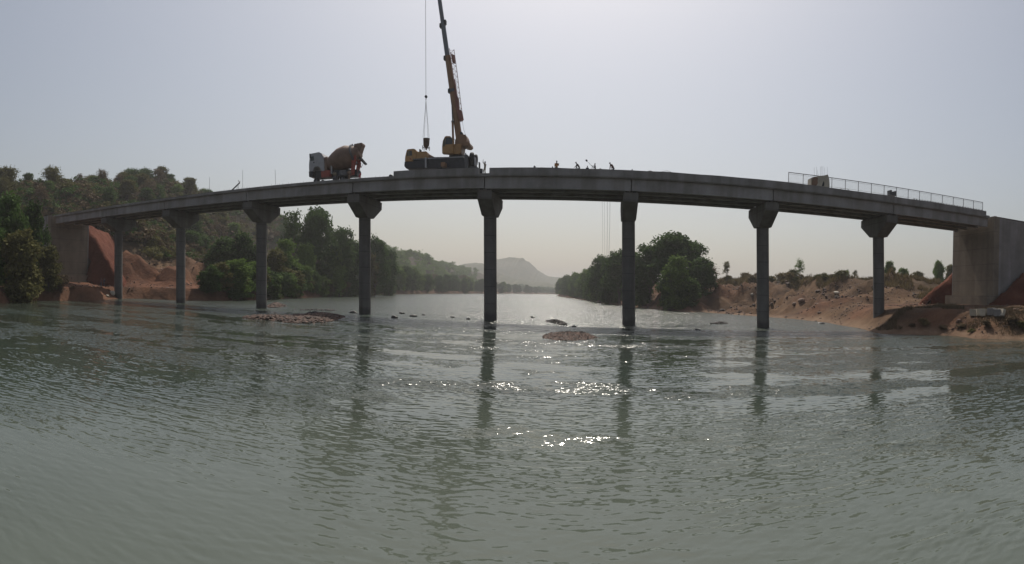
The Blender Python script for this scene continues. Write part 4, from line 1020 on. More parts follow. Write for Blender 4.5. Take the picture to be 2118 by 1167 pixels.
def rocks_mesh(name, pts, sizes, seed):
    """many small stones as one pile"""
    base = bmesh.new(); bmesh.ops.create_icosphere(base, subdivisions=1, radius=1.0)
    bv = np.array([v.co[:] for v in base.verts]); bf = np.array([[v.index for v in f.verts] for f in base.faces]); base.free()
    r_ = np.random.default_rng(seed); V = []; F = []
    for i, (p, s) in enumerate(zip(pts, sizes)):
        v = bv * r_.uniform(.65, 1.25, (len(bv), 1)) * (s * r_.uniform(.7, 1.3, 3))
        a = r_.uniform(0, 6.28); c, q = math.cos(a), math.sin(a)
        v = np.stack([v[:, 0] * c - v[:, 1] * q, v[:, 0] * q + v[:, 1] * c, v[:, 2] * .75], 1) + p
        V.append(v); F.append(bf + i * len(bv))
    return mesh_np(name, np.concatenate(V), np.concatenate(F))

def stone_mat(name, a, b):
    m, nt, N, L, B = new_mat(name)
    g = N.new('ShaderNodeNewGeometry'); r = N.new('ShaderNodeValToRGB')
    r.color_ramp.elements[0].color = (*a, 1); r.color_ramp.elements[1].color = (*b, 1)
    L.new(g.outputs['Random Per Island'], r.inputs['Fac']); L.new(r.outputs['Color'], B.inputs['Base Color']); B.inputs['Roughness'].default_value = .8
    return m
M_COBBLE = stone_mat('bar_cobbles', (0.02, 0.013, 0.011), (0.135, 0.076, 0.053))
M_COBDARK = stone_mat('wet_cobbles', (0.02, 0.018, 0.018), (0.06, 0.05, 0.045))

def gravel_bar(outline, top, n, size, mat, label, seed):
    """outline: waterline pixels; a low mound of loose stones"""
    P = np.array([atZ(a, b).xy[:] for a, b in outline]); c = P.mean(0)
    r_ = np.random.default_rng(seed); pts = []; sz = []
    lo, hi = P.min(0), P.max(0)
    def inside(p):
        k = False
        for i in range(len(P)):
            a, b = P[i], P[(i + 1) % len(P)]
            if (a[1] > p[1]) != (b[1] > p[1]) and p[0] < (b[0] - a[0]) * (p[1] - a[1]) / (b[1] - a[1]) + a[0]: k = not k
        return k
    def edge(p):
        m = 1e9
        for i in range(len(P)):
            a, b = P[i], P[(i + 1) % len(P)]; e = b - a; t = np.clip(np.dot(p - a, e) / np.dot(e, e), 0, 1); m = min(m, np.hypot(*(p - a - e * t)))
        return m
    while len(pts) < n:
        p = r_.uniform(lo, hi)
        if not inside(p): continue
        e = edge(p); z = top * (1 - math.exp(-e / .8)) * (1 + .35 * float(vnoise(np.array([p[0] * .6]), np.array([p[1] * .6]), seed)[0]))
        s = size * r_.uniform(.5, 1.35)
        pts.append((p[0], p[1], z - s * .35)); sz.append(s)
    return tag(link('gravel_bar', rocks_mesh('gravel_bar', pts, sz, seed), mat), label, None, None, 'stuff')
gravel_bar([(499, 656.5), (530, 655), (575, 657.5), (615, 655), (650, 651), (700, 653), (713, 656), (700, 661), (678, 666.5), (640, 669), (600, 668.5), (560, 663), (525, 660.5)], .42, 1900, .22, M_COBBLE, 'long low bar of brown stones in the river left of the fourth pier', 3)
gravel_bar([(620, 653), (640, 648.5), (672, 650), (690, 652.5), (716, 656), (700, 658), (660, 655)], .45, 260, .22, M_COBDARK, 'dark wet stones along the back of the long stone bar', 4)
gravel_bar([(552, 634), (560, 629.5), (578, 629.5), (592, 633), (575, 636.5), (556, 637)], .5, 320, .25, M_COBBLE, 'small stone heap at the foot of the third pier', 5)
gravel_bar([(1122, 694), (1140, 689), (1170, 686.5), (1205, 687), (1222, 693), (1238, 699), (1222, 702), (1180, 705), (1145, 703.5), (1124, 699)], .08, 1000, .18, M_COBBLE, 'small oval island of reddish stones in the glittering water', 6)
gravel_bar([(1126, 665), (1142, 662.5), (1150, 661.5), (1168, 667), (1176, 674), (1160, 673), (1146, 670)], .35, 150, .22, M_COBDARK, 'ragged line of dark stones behind the oval island', 7)
gravel_bar([(1468, 670), (1480, 667.5), (1492, 666), (1506, 669), (1500, 671.5), (1484, 671)], .25, 60, .24, M_COBDARK, 'scatter of dark stones in the rapids left of the seventh pier', 8)
gravel_bar([(598, 641), (640, 640), (690, 640.5), (712, 643), (690, 644), (640, 643)], .12, 70, .2, M_COBDARK, 'broken row of dark wet stones behind the long stone bar', 9)
for i, (px, py, s, lb) in enumerate(((731, 648, .45, 'dark boulder just left of the fourth pier foot'), (831, 649, .42, 'dark rounded boulder in the rapids midway between two piers'), (854, 655, .34, 'flat dark boulder right of the rounded one in the rapids'), (815, 658, .36, 'low dark boulder with a wake in front of the rapids'), (936, 657, .22, 'small dark stone near the middle pier, left side'), (968, 661, .2, 'smallest dark stone close to the middle pier'), (1101, 657, .25, 'lone dark stone beyond the glitter right of the middle pier'), (1186, 676, .2, 'low dark stone at the right end of the ragged stone line'), (1443, 683, .25, 'single dark stone in front of the rapids left of the seventh pier'), (1696, 670, .5, 'dark boulder at the water edge of the right bank'), (876, 652, .2, 'tiny dark stone in the white water of the rapids'))):
    q = atZ(px, py); lump('boulder', (q.x, q.y, s * .15), (s * 1.5, s, s * .8), M_DARKROCK, lb, 'rock', 'dark boulders in the shallow rapids', 60 + i)
for i, (px, py, s, lb) in enumerate(((231, 612, .8, 'pale angular boulder at the water beside the first pier'), (222, 615, .5, 'small white stone at the water left of the pale boulder'), (1610, 585, .5, 'pale stone high on the right bank'), (1556, 613, .5, 'white stone on the slope beside the seventh pier'), (1658, 627, 1.0, 'slab like pale stone in the rubble on the right bank'), (1645, 632, .7, 'brown stone below the slab in the rubble on the right bank'), (1730, 608, .8, 'pale flat stone near the top of the right bank'))):
    q = ground_hit(px, py, 60, 300); lump('bank_stone', (q.x, q.y, q.z + s * .15), (s * 1.0, s * .8, s * .7), M_BLOCK if i in (0, 1, 2, 3, 6) else M_ROCK, lb, 'rock', None, 90 + i)
a = atZ(157.5, 620.5); tag(MB().tube(a + Vector((0, 0, -.5)), S(157, 600, a.y), .09, 8, .05).build('wooden_stake', M_PALEBARK, None, a), 'pale bare stake standing in the water by the left bushes', 'stake')
# small hut on the spoil terrace
q = gh(262, 150); t = empty('hut', q, 'small mud walled hut with a pale sheet roof on the left bank terrace', 'hut', None, .5)
MB().box(-1.7, 1.7, -1.5, 1.5, -.5, 2.1).ext([(-1.7, 2.1), (1.7, 2.1), (0, 2.7)], -1.5, 1.5).build('wall', M_MUD, t)
MB().add([(-2.1, -1.9, 1.95), (0, -1.9, 2.75), (2.1, -1.9, 1.95), (-2.1, 1.9, 1.95), (0, 1.9, 2.75), (2.1, 1.9, 1.95), (-2.1, -1.9, 2.03), (0, -1.9, 2.83), (2.1, -1.9, 2.03), (-2.1, 1.9, 2.03), (0, 1.9, 2.83), (2.1, 1.9, 2.03)],
         [(6, 7, 10, 9), (7, 8, 11, 10), (0, 3, 4, 1), (1, 4, 5, 2), (0, 1, 7, 6), (1, 2, 8, 7), (3, 9, 10, 4), (4, 10, 11, 5), (0, 6, 9, 3), (2, 5, 11, 8)]).build('roof', M_TARP, t)
MB().box(-.5, .4, -1.53, -1.49, -.3, 1.7).build('door', M_BLACK, t)

# ------------------------------------------------------------------ vegetation
def leaves(centers, rads, n, size, seed, clump=.45, hollow=.62, up=.35, droop=0.0):
    """leaf-sized blades in clumps spread through a crown made of overlapping lobes"""
    g = np.random.default_rng(seed); C = np.array(centers); Rr = np.array(rads)
    wgt = (Rr.prod(1)) ** (2 / 3); wgt = wgt / wgt.sum()
    nc = max(8, n // 14)
    ci = g.choice(len(C), nc, p=wgt); u_ = g.normal(size=(nc, 3)); u_ /= np.linalg.norm(u_, axis=1, keepdims=True)
    u_[:, 2] = np.where(u_[:, 2] < -.45, -u_[:, 2] * .5, u_[:, 2])
    cc = C[ci] + u_ * Rr[ci] * (hollow + (1.06 - hollow) * g.random((nc, 1)) ** .6)
    k = g.integers(0, nc, n); sg = clump * g.uniform(.5, 1.3, (nc, 1))
    p = cc[k] + g.normal(size=(n, 3)) * sg[k] * np.array([1, 1, .75])
    if droop: p[:, 2] -= np.abs(g.normal(size=n)) * droop
    nr = u_[k] * .6 + g.normal(size=(n, 3)) * .75 + np.array([0, 0, up]); nr /= np.linalg.norm(nr, axis=1, keepdims=True)
    t = np.cross(nr, g.normal(size=(n, 3))); t /= np.linalg.norm(t, axis=1, keepdims=True); b = np.cross(nr, t)
    s = size * g.uniform(.6, 1.45, (n, 1)); a = t * s; b = b * s * g.uniform(.45, .7, (n, 1))
    v = np.stack([p - a, p - b + a * .1, p + a, p + b + a * .1], 1).reshape(-1, 3)
    return v, np.arange(n * 4).reshape(n, 4)

def limb(mb, a, b, r0, r1, seed, n=5):
    g = random.Random(seed); a = Vector(a); b = Vector(b); pr = a; rr = r0
    for i in range(1, n + 1):
        t = i / n; q = a.lerp(b, t) + Vector((g.uniform(-1, 1), g.uniform(-1, 1), g.uniform(-.3, .3))) * (b - a).length * .05 * (1 - t * .3)
        r1_ = r0 + (r1 - r0) * t; mb.tube(pr, q, rr, 7, r1_); pr, rr = q, r1_
    return pr

def proto(H, W, lobes, n, size, seed, trunk_h, tr, mat_leaf, bark=None, clump=.45, low=.0, droop=0.0):
    """mesh pair (trunk, crown) for a tree of height H and spread W"""
    g = np.random.default_rng(seed); C = []; Rr = []
    for i in range(lobes):
        z = trunk_h + (H - trunk_h) * (low + (1 - low) * (i + .5) / lobes) if i else (trunk_h + H) / 2
        prof = math.sin(PI * min(1, .18 + .78 * (z - trunk_h * .7) / (H - trunk_h * .7))) ** .7
        an = g.uniform(0, 6.28); rad = W * .5 * prof * g.uniform(.25, .62) if i else 0
        r = W * g.uniform(.17, .30) * (.7 + .4 * prof) if i else W * .3
        C.append((math.cos(an) * rad, math.sin(an) * rad, min(z, H - r * .8))); Rr.append((r, r, r * g.uniform(.7, 1.0)))
    mb = MB(); limb(mb, (0, 0, -.6), (g.normal() * .15 * tr * 4, g.normal() * .15 * tr * 4, trunk_h), tr * 1.25, tr * .7, seed)
    for c, r in zip(C[:9], Rr[:9]):
        limb(mb, (0, 0, trunk_h * g.uniform(.55, 1.0)), c, tr * .5, tr * .12, seed + int(c[2] * 10), 4)
    v, f = leaves(C, Rr, n, size, seed, clump, droop=droop)
    sc = H / max(v[:, 2].max(), .1)
    v[:, 2] *= sc
    tm = bpy.data.meshes.new('trunk'); tm.from_pydata([tuple(p) for p in mb.v], [], mb.f); tm.update(); tm.materials.append(bark or M_BARK)
    cm = mesh_np('crown', v, f); cm.materials.append(mat_leaf)
    return tm, cm, H, W

BROAD = [proto(18, 13, 16, 10500, .36, 100 + i, 5.0 - i * .6, .38, L_DARK, clump=.5) for i in range(4)]
WALL = [proto(15, 9, 18, 8500, .34, 120 + i, 1.6, .3, L_DARK, clump=.45, low=-.12, droop=.5) for i in range(4)]
HILLT = [proto(9, 6.5, 7 + 2 * i, 4600, .20, 140 + i, 2.6, .16, L_MID, clump=.36 + .05 * i, droop=.15 * i) for i in range(5)]
AIRY = [proto(9, 6, 8, 1500, .19, 160 + i, 3.4, .15, L_OLIVE, M_PALEBARK, clump=.36) for i in range(4)]
SHRUB = [proto(3, 3.4, 7, 1500, .15, 180 + i, .5, .07, L_OLIVE, clump=.22, low=-.2) for i in range(4)]

def plant(pr, loc, h, wfac, label, cat, group=None, mat=None, name='tree', bark=None):
    tm, cm, H, W = pr
    root = empty(name, loc, label, cat, group, random.uniform(0, 6.28))
    s = h / H; root.scale = (s * wfac, s * wfac, s)
    for nm, me_, mt in (('trunk', tm, bark), ('crown', cm, mat)):
        o = link(nm, me_, None, root)
        if mt is not None:
            o.material_slots[0].link = 'OBJECT'; o.material_slots[0].material = mt
    return root

def tree_at(pr, px, top, Y, width_px, label, cat='tree', group=None, mat=None, name='tree', sink=.0):
    """place a tree on the ground at distance Y so that its crown reaches photo height top"""
    p = S(px, 600, Y); z = gz(p.x, Y); z = max(z, -.3) - sink
    h = S(px, top, Y).z - z; d = math.hypot(p.x, Y)
    wd = width_px * d / F_PX
    return plant(pr, (p.x, Y, z), h, wd / (pr[3] * h / pr[2] * 1.12), label, cat, group, mat, name)

# tall bushes at the left edge of the picture
tree_at(WALL[0], 14, 392, 47, 100, 'tall dark bushy tree at the very left edge, highest of the front clump', 'tree', None, L_DARK)
tree_at(WALL[1], 66, 412, 53, 74, 'dark bushy tree in front of the left abutment, second highest of the front clump', 'tree', None, L_DARK)
tree_at(WALL[2], 40, 470, 44, 110, 'broad olive green bush filling the middle of the left front clump', 'bush', None, L_OLIVE, 'bush')
tree_at(WALL[3], 100, 505, 54, 60, 'olive brown bush covering the foot of the left abutment', 'bush', None, L_OLIVE, 'bush')
tree_at(WALL[2], -22, 440, 40, 70, 'dark bush cut by the left picture edge', 'bush', None, L_DARK, 'bush')
tree_at(SHRUB[0], 128, 566, 57, 46, 'dry brown shrub at the water edge before the left abutment', 'shrub', None, L_DRY, 'shrub')
tree_at(SHRUB[1], 60, 560, 47, 90, 'low dark brown shrub under the left front trees', 'shrub', None, L_OLIVE, 'shrub')
tree_at(SHRUB[2], 150, 592, 60, 18, 'small withered shrub beside the pale stake', 'shrub', None, L_DRY, 'shrub')

# riverside trees left, between the piers
RG = 'trees along the left bank'
for pr, px, top, Y, wpx, mat, lb in (
        (WALL[0], 462, 487, 128, 66, L_DARK, 'dark rounded tree left of the third pier, nearest the red bank'),
        (WALL[1], 500, 478, 131, 60, L_DARK, 'dark green tree close behind the third pier on its left'),
        (WALL[2], 440, 520, 133, 44, L_OLIVE, 'low olive tree at the edge of the red bank left of the third pier'),
        (WALL[3], 566, 512, 140, 48, L_OLIVE, 'light olive tree just right of the third pier'),
        (WALL[0], 590, 490, 150, 50, L_MID, 'mid green tree in the gap right of the third pier'),
        (BROAD[0], 650, 425, 178, 74, L_DARK, 'tallest dark tree of the left bank, between third and fourth pier'),
        (AIRY[0], 606, 428, 172, 62, L_DARK, 'tall airy tree with sky showing through its branches right of the third pier'),
        (WALL[1], 628, 500, 166, 44, L_MID, 'green tree standing below the airy tree'),
        (BROAD[1], 702, 464, 190, 58, L_DARK, 'broad dark tree left of the fourth pier'),
        (WALL[3], 690, 505, 186, 40, L_MID, 'yellowish green tree in front of the broad dark one by the fourth pier'),
        (WALL[2], 726, 492, 205, 46, L_DARK, 'dark tree half hidden by the fourth pier'),
        (BROAD[2], 775, 482, 222, 48, L_DARK, 'dark tree immediately right of the fourth pier'),
        (WALL[0], 762, 520, 214, 36, L_OLIVE, 'lower olive tree right of the fourth pier'),
        (WALL[1], 804, 512, 262, 42, L_DARK, 'dark tree second to the right of the fourth pier'),
        (WALL[3], 665, 540, 180, 40, L_DARK, 'low dark bush at the water between third and fourth pier'),
        (WALL[2], 605, 545, 152, 44, L_DARK, 'low dark bush at the water right of the third pier'),
        (WALL[1], 535, 520, 137, 44, L_DARK, 'dark tree right behind the third pier column')):
    tree_at(pr, px, top, Y, wpx * 1.3, lb, 'tree', RG, mat)

gb = np.random.default_rng(83)
LPX = [p[0] for p in LEFT_PX]; LPY = [p[1] for p in LEFT_PX]
for i in range(46):
    px = 424 + 390 * (i / 45) ** .9; q = atZ(px, float(np.interp(px, LPX, LPY))); k = 1 + gb.uniform(.2, 4.5) / q.xy.length
    x, Y = q.x * k, q.y * k
    plant(WALL[i % 4], (x, Y, max(-.2, gz(x, Y)) - .5), gb.uniform(5, 9.5), gb.uniform(1.1, 1.7), 'low leafy bush overhanging the water along the left bank', 'bush', 'bushes at the water along the left bank', [L_DARK, L_DARK, L_MID, L_OLIVE][i % 4], 'bush')

def shore_chain(y0, y1, step0, side, hfun, off, label, group, mats, protos, jitter):
    """trees marching up a bank away from the viewer"""
    y = y0; k = 0
    while y < y1:
        seg = [(a, b) for a, b in zip(SHORE[:-1], SHORE[1:]) if min(a[1], b[1]) <= y <= max(a[1], b[1]) and (a[0] + b[0] < -2 * 95 if side < 0 else True)]
        xs = [a[0] + (b[0] - a[0]) * (y - a[1]) / (b[1] - a[1] + 1e-9) for a, b in seg]
        xs = [q for q in xs if (side < 0 or q > -100)]
        if xs:
            x = (min(xs) if side < 0 else max(xs)) + side * (off + random.uniform(0, jitter)); yy = y + random.uniform(-2, 2)
            h = hfun(y) * random.uniform(.85, 1.15); z = max(-.2, gz(x, yy))
            pr = protos[k % len(protos)]
            plant(pr, (x, yy, z - .3), h, 1.0 + random.uniform(0, .35), label, 'tree', group, random.choice(mats))
            k += 1
        y += step0 * (1 + (y - y0) / 420)
    return k
shore_chain(285, 1250, 15, -1, lambda y: 17 + 0 * y, .8, 'hazy green tree in the long wall of trees on the far left bank', 'tree wall on the far left bank', [L_DARK, L_DARK, L_MID], WALL, 5)
shore_chain(300, 900, 26, -1, lambda y: 19, 14, 'taller tree behind the long wall of trees on the far left bank', 'second row on the far left bank', [L_DARK, L_MID, L_OLIVE], BROAD, 16)

# right bank trees
RG = 'trees on the right bank'
for pr, px, top, Y, wpx, mat, lb in (
        (BROAD[0], 1388, 477, 178, 98, L_DARK, 'biggest dark dome shaped tree on the right bank'),
        (BROAD[1], 1345, 500, 186, 84, L_DARK, 'dark tree right behind the sixth pier, left of the dome'),
        (BROAD[3], 1432, 500, 184, 66, L_DARK, 'dark tree forming the right shoulder of the dome'),
        (WALL[0], 1403, 525, 158.5, 58, L_MID, 'bright green tree standing in front of the dark dome at the water'),
        (WALL[1], 1380, 560, 162, 44, L_DARK, 'low dark bush at the water left of the bright green tree'),
        (WALL[2], 1452, 530, 168, 52, L_DARK, 'dark bushy tree sloping down to the red bank'),
        (AIRY[1], 1470, 548, 170, 36, L_DRY, 'thin brownish tree at the right end of the dark group'),
        (WALL[3], 1425, 575, 157, 44, L_DARK, 'low dark bush at the water right of the bright green tree'),
        (WALL[0], 1330, 556, 188, 40, L_DARK, 'dark bush overhanging the water right of the sixth pier'),
        (BROAD[2], 1282, 508, 225, 66, L_DARK, 'dark tree seen left of the sixth pier'),
        (WALL[2], 1262, 532, 236, 42, L_DARK, 'dark tree by the water left of the sixth pier'),
        (WALL[1], 1306, 560, 206, 44, L_DARK, 'low dark tree hidden behind the sixth pier'),
        (BROAD[1], 1243, 524, 262, 52, L_DARK, 'dark tree second to the left of the sixth pier')):
    tree_at(pr, px, top, Y, wpx * 1.3, lb, 'tree', RG, mat)
shore_chain(258, 925, 13, 1, lambda y: 19.5 + 4 * min(1, max(0, (y - 260) / 500)), 2.5, 'dark tree in the row on the right bank that recedes upstream', 'tree row receding on the right bank', [L_DARK, L_DARK, L_MID], WALL, 4)
shore_chain(270, 700, 24, 1, lambda y: 19, 12, 'taller tree behind the receding row on the right bank', 'second row on the right bank', [L_DARK], BROAD, 12)

# scrub plain on the right
RP = 'small trees on the right plain'
for pr, px, top, Y, wpx, mat, lb in (
        (AIRY[0], 1503, 538, 185, 24, L_OLIVE, 'slim small tree just right of the dark riverside group'),
        (WALL[0], 1640, 556, 185, 34, L_OLIVE, 'rounded bush tree at the left foot of the thin leaning tree'),
        (AIRY[1], 1652, 532, 186, 26, L_MID, 'thin leaning tree right of the seventh pier'),
        (WALL[2], 1692, 566, 185, 24, L_DARK, 'small dark bush tree between seventh and eighth pier'),
        (AIRY[2], 1752, 556, 180, 18, L_MID, 'small sparse tree left of the eighth pier'),
        (AIRY[3], 1768, 557, 182, 18, L_OLIVE, 'small loose tree nearest the eighth pier on its left'),
        (WALL[1], 1838, 538, 160, 30, L_MID, 'green tree partly behind the eighth pier'),
        (WALL[3], 1868, 553, 168, 32, L_MID, 'low round tree right of the eighth pier'),
        (WALL[1], 1940, 537, 160, 32, L_MID, 'taller dark small tree left of the right abutment'),
        (WALL[0], 1964, 545, 165, 26, L_OLIVE, 'tree touching the right abutment edge'),
        (WALL[2], 1898, 560, 172, 34, L_OLIVE, 'low olive tree midway between eighth pier and right abutment')):
    tree_at(pr, px, top, Y, wpx, lb, 'tree', RP, mat)
gsh = np.random.default_rng(77)
for i in range(190):
    px = gsh.uniform(1478, 1972); Y = gsh.uniform(135, 200); p = S(px, 600, Y)
    dsh = shore_dist(np.array([p.x]), np.array([Y]))[0]
    if dsh < 30 or dsh > 50: continue
    plant(SHRUB[i % 4], (p.x, Y, gz(p.x, Y) - .2), gsh.uniform(1.3, 3.8), gsh.uniform(1.0, 1.6), 'low scrub bush on the top of the right bank', 'shrub', 'scrub on the right bank top', [L_OLIVE, L_DRY, L_GRASS][i % 3], 'shrub')
for i, (px, py, h, m_, lb) in enumerate(((1910, 676, 1.2, L_GRASS, 'pale dry grass tuft on the near right bank slope'), (1990, 682, .9, L_DRY, 'brown low bush on the near right bank'), (2040, 676, 1.0, L_DRY, 'withered bush below the concrete cubes'), (2090, 672, 1.4, L_DRY, 'dark withered bush right of the concrete cubes'), (2112, 684, 1.1, L_OLIVE, 'dark low bush at the right picture edge'), (2010, 690, .7, L_OLIVE, 'small dark bush at the water below the cubes'), (1950, 684, .8, L_DRY, 'small withered bush between the grass tuft and the cubes'), (1885, 680, .7, L_DRY, 'small dry bush beside the bridge shadow'))):
    q = ground_hit(px, py, 40, 140); plant(SHRUB[i % 4], (q.x, q.y, q.z - .1), h, 1.5, lb, 'shrub', None, m_, 'shrub')

# woodland on the left hillside
kinds = [('dark green tree in the hazy woodland covering the left hillside', 'dark trees on the left hillside', L_DARK, HILLT), ('mid green tree in the hazy woodland covering the left hillside', 'green trees on the left hillside', L_MID, HILLT),
         ('olive tree in the hazy woodland covering the left hillside', 'olive trees on the left hillside', L_OLIVE, HILLT), ('brown dry sparse tree in the hazy woodland covering the left hillside', 'dry trees on the left hillside', L_DRY, AIRY)]
gh_ = np.random.default_rng(19); placed = []; tries = 0
while len(placed) < 150 and tries < 6000:
    tries += 1
    px = gh_.uniform(-15, 640); r = (gh_.uniform(160, 330) if px < 430 else gh_.uniform(180, 430)) if len(placed) > 45 else gh_.uniform(235, 300); d = ray(px, 600); hd = math.hypot(d.x, d.y); x, y = d.x / hd * r, d.y / hd * r
    sdist = float(shore_dist(np.array([x]), np.array([y]))[0])
    if sdist < 44 or any((x - a) ** 2 + (y - b) ** 2 < 36 for a, b in placed): continue
    if y < 115 and y > 50 and sdist < 70: continue
    placed.append((x, y)); i = gh_.choice(4, p=[.28, .20, .25, .27]); lb, gp, mt, prs = kinds[i]
    plant(prs[len(placed) % len(prs)], (x, y, gz(x, y) - .3), gh_.uniform(7, 12.5), gh_.uniform(.95, 1.35), lb, 'tree', gp, mt)
tree_at(HILLT[1], 205, 398, 150, 34, 'bright leafy green tree rising behind the left deck', 'tree', None, L_MID)
tree_at(HILLT[3], 182, 412, 146, 24, 'lower green tree left of the bright leafy one behind the left deck', 'tree', None, L_MID)
for i, (px, top, Y, wp, mt, lb) in enumerate(((230, 487, 128, 60, L_DARK, 'dark tree behind the first pier cap in the shade of the hill'), (300, 478, 150, 60, L_MID, 'broad tree between first and second pier behind the spoil terrace'), (352, 490, 155, 46, L_DARK, 'dark tree left of the second pier behind the spoil heap'), (396, 470, 165, 50, L_OLIVE, 'olive tree right of the second pier below the deck'), (420, 500, 160, 40, L_MID, 'green tree between second pier and the dark riverside group'))):
    tree_at(HILLT[i % 5], px, top, Y, wp, lb, 'tree', None, mt)

# undergrowth, far woodland and grass: countless, one object each
def merged(name, items, label, mat):
    """items: (proto crown, x, y, z, h, w)"""
    V = []; F = []; o = 0
    for cmv, cmf, H, x, y, z, h, w_, a in items:
        c, s = math.cos(a), math.sin(a); k = h / H
        v = np.stack([(cmv[:, 0] * c - cmv[:, 1] * s) * k * w_ + x, (cmv[:, 0] * s + cmv[:, 1] * c) * k * w_ + y, cmv[:, 2] * k + z], 1)
        V.append(v); F.append(cmf + o); o += len(v)
    return tag(link(name, mesh_np(name, np.concatenate(V), np.concatenate(F)), mat), label, None, None, 'stuff')
def low(H, W, lobes, n, size, seed):
    g = np.random.default_rng(seed); C = [(g.normal() * W * .2, g.normal() * W * .2, H * g.uniform(.35, .7)) for _ in range(lobes)]; Rr = [(W * .28, W * .28, H * .3)] * lobes
    v, f = leaves(C, Rr, n, size, seed, clump=size * 1.3); v[:, 2] *= H / v[:, 2].max(); return v, f, H
UL = [low(3, 4.5, 5, 250, .25, 300 + i) for i in range(4)]
its = [[], [], []]; gu = np.random.default_rng(23)
for _ in range(5200):
    px = gu.uniform(-30, 690); r = gu.uniform(150, 330 if px < 430 else 460); d = ray(px, 600); hd = math.hypot(d.x, d.y); x, y = d.x / hd * r, d.y / hd * r
    sdist = float(shore_dist(np.array([x]), np.array([y]))[0])
    if sdist < 38 or (50 < y < 112 and sdist < 60): continue
    v, f, H = UL[gu.integers(4)]; its[gu.choice(3, p=[.42, .30, .28])].append((v, f, H, x, y, gz(x, y) - .3, gu.uniform(1.5, 5.5), gu.uniform(.8, 1.4), gu.uniform(0, 6.28)))
merged('undergrowth', its[0], 'brown dry undergrowth between the trees of the left hillside', L_DRY)
merged('undergrowth', its[2], 'dark green undergrowth between the trees of the left hillside', L_DARK)
merged('undergrowth', its[1], 'olive undergrowth between the trees of the left hillside', L_OLIVE)
FW = [low(14, 13, 7, 260, 1.0, 400 + i) for i in range(4)]
its = []; gf = np.random.default_rng(29)
for _ in range(330):
    x = gf.uniform(-260, 260); y = gf.uniform(1330, 1620)
    if shore_dist(np.array([x]), np.array([y]))[0] < 3: continue
    v, f, H = FW[gf.integers(4)]; its.append((v, f, H, x, y, gz(x, y) - 1, gf.uniform(12, 20), gf.uniform(.9, 1.3), gf.uniform(0, 6)))
merged('far_woodland', its, 'hazy far woodland along the bend of the river', L_DARK)
its = []
for _ in range(1700):
    y = gf.uniform(240, 1150) ; px = gf.uniform(660, 990); d = ray(px, 600); x = d.x / d.y * y
    sdist = float(shore_dist(np.array([x]), np.array([y]))[0])
    if sdist < 26 or sdist > 420: continue
    v, f, H = FW[gf.integers(4)]; its.append((v, f, H, x, y, gz(x, y) - 1, gf.uniform(8, 13), gf.uniform(.9, 1.4), gf.uniform(0, 6)))
merged('ridge_woodland', its, 'hazy woodland on the ridge above the left bank', L_MID)
def grass(name, fn, n, h, label, mat, seed):
    g = np.random.default_rng(seed); pts = []
    while len(pts) < n:
        m = 4000; x, y, ok = fn(g, m); x, y = x[ok], y[ok]
        pts += list(zip(x, y))
    P = np.array(pts[:n]); z = terrain(P[:, 0], P[:, 1]); b = np.column_stack([P, z - .05])
    a = g.uniform(0, 6.28, n); L_ = h * g.uniform(.4, 1.3, n); wv = np.stack([np.cos(a), np.sin(a), a * 0], 1) * (.05 * h / .6) * g.uniform(.6, 1.6, (n, 1))
    tip_ = b + np.stack([g.normal(size=n) * .3 * L_, g.normal(size=n) * .3 * L_, L_], 1)
    v = np.stack([b - wv, b + wv, tip_], 1).reshape(-1, 3)
    tag(link(name, mesh_np(name, v, np.arange(3 * n).reshape(n, 3)), mat), label, None, None, 'stuff')
def f1(g, m):
    x = g.uniform(20, 175, m); y = g.uniform(105, 240, m); d = shore_dist(x, y); return x, y, (d > 29) & (d < 52) & (fbm(x, y, 12, 3, 5) > -.2)
grass('dry_grass', f1, 30000, 1.3, 'dry grass on the top of the right bank', L_GRASS, 51)
def f2(g, m):
    x = g.uniform(34, 80, m); y = g.uniform(38, 70, m); d = shore_dist(x, y); return x, y, (d > 1.2) & (d < 14) & (fbm(x, y, 5, 3, 15) > .12)
grass('dry_grass', f2, 14000, .45, 'dry grass and weeds on the near right bank slope', L_DRY, 52)
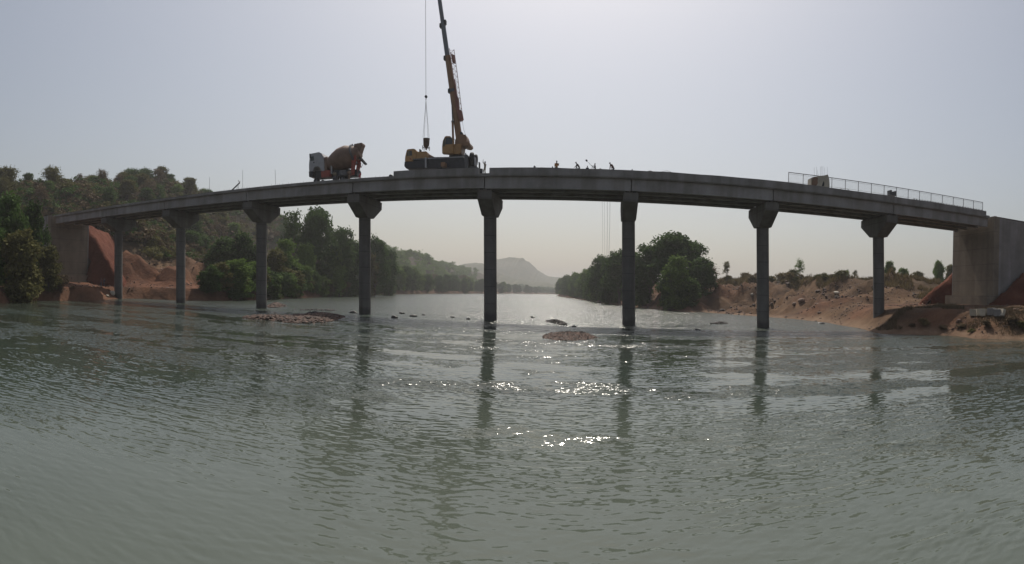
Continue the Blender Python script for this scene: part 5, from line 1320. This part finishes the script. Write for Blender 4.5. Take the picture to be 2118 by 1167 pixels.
def f3(g, m):
    x = g.uniform(-260, -95, m); y = g.uniform(30, 200, m); d = shore_dist(x, y); return x, y, (d > 26) & (fbm(x, y, 14, 3, 25) > .0)
grass('dry_grass', f3, 16000, 1.1, 'dry grass below the wooded hillside on the left bank', L_GRASS, 53)
# broken stones and clods on the right bank
gs = np.random.default_rng(67); pts = []; sz = []
while len(pts) < 1500:
    x, y = gs.uniform(22, 95), gs.uniform(42, 175); d = float(shore_dist(np.array([x]), np.array([y]))[0])
    if d < .3 or d > (34 if y > 100 else 16) or vnoise(np.array([x / 9]), np.array([y / 9]), 3)[0] < -.1: continue
    s = gs.uniform(.08, .22) * (1.8 if y > 110 else 1) * (2.0 if gs.random() < .06 else 1); pts.append((x, y, gz(x, y) + s * .1)); sz.append(s)
tag(link('rubble', rocks_mesh('rubble', pts, sz, 68), M_COBBLE), 'loose stones and clods scattered over the right bank', None, None, 'stuff')
pts = []; sz = []
while len(pts) < 900:
    x, y = gs.uniform(-150, -92), gs.uniform(62, 150); d = float(shore_dist(np.array([x]), np.array([y]))[0])
    if d < .3 or d > 40 or (70 < y < 84 and x < -112): continue
    s = gs.uniform(.12, .35); pts.append((x, y, gz(x, y) + s * .1)); sz.append(s)
tag(link('rubble', rocks_mesh('rubble', pts, sz, 69), M_COBBLE), 'loose stones scattered over the left bank and spoil terrace', None, None, 'stuff')

# ------------------------------------------------------------------ dusty air
HX, HY0, HY1, HZ0, HZ1 = 3800, -3800, 3900, -6, 130
hz = MB().box(-HX, HX, HY0, HY1, HZ0, HZ1)
mh = bpy.data.materials.new('dusty_air'); mh.use_nodes = True; nt = mh.node_tree; nt.nodes.remove(nt.nodes['Principled BSDF'])
pv = nt.nodes.new('ShaderNodeVolumePrincipled'); pv.inputs['Color'].default_value = (0.90, 0.90, 0.92, 1); pv.inputs['Density'].default_value = 0.00026; pv.inputs['Anisotropy'].default_value = 0.3
nt.links.new(pv.outputs[0], nt.nodes['Material Output'].inputs['Volume'])
tag(hz.build('haze', mh), 'even dusty haze in the air over the river valley', None, None, 'stuff')
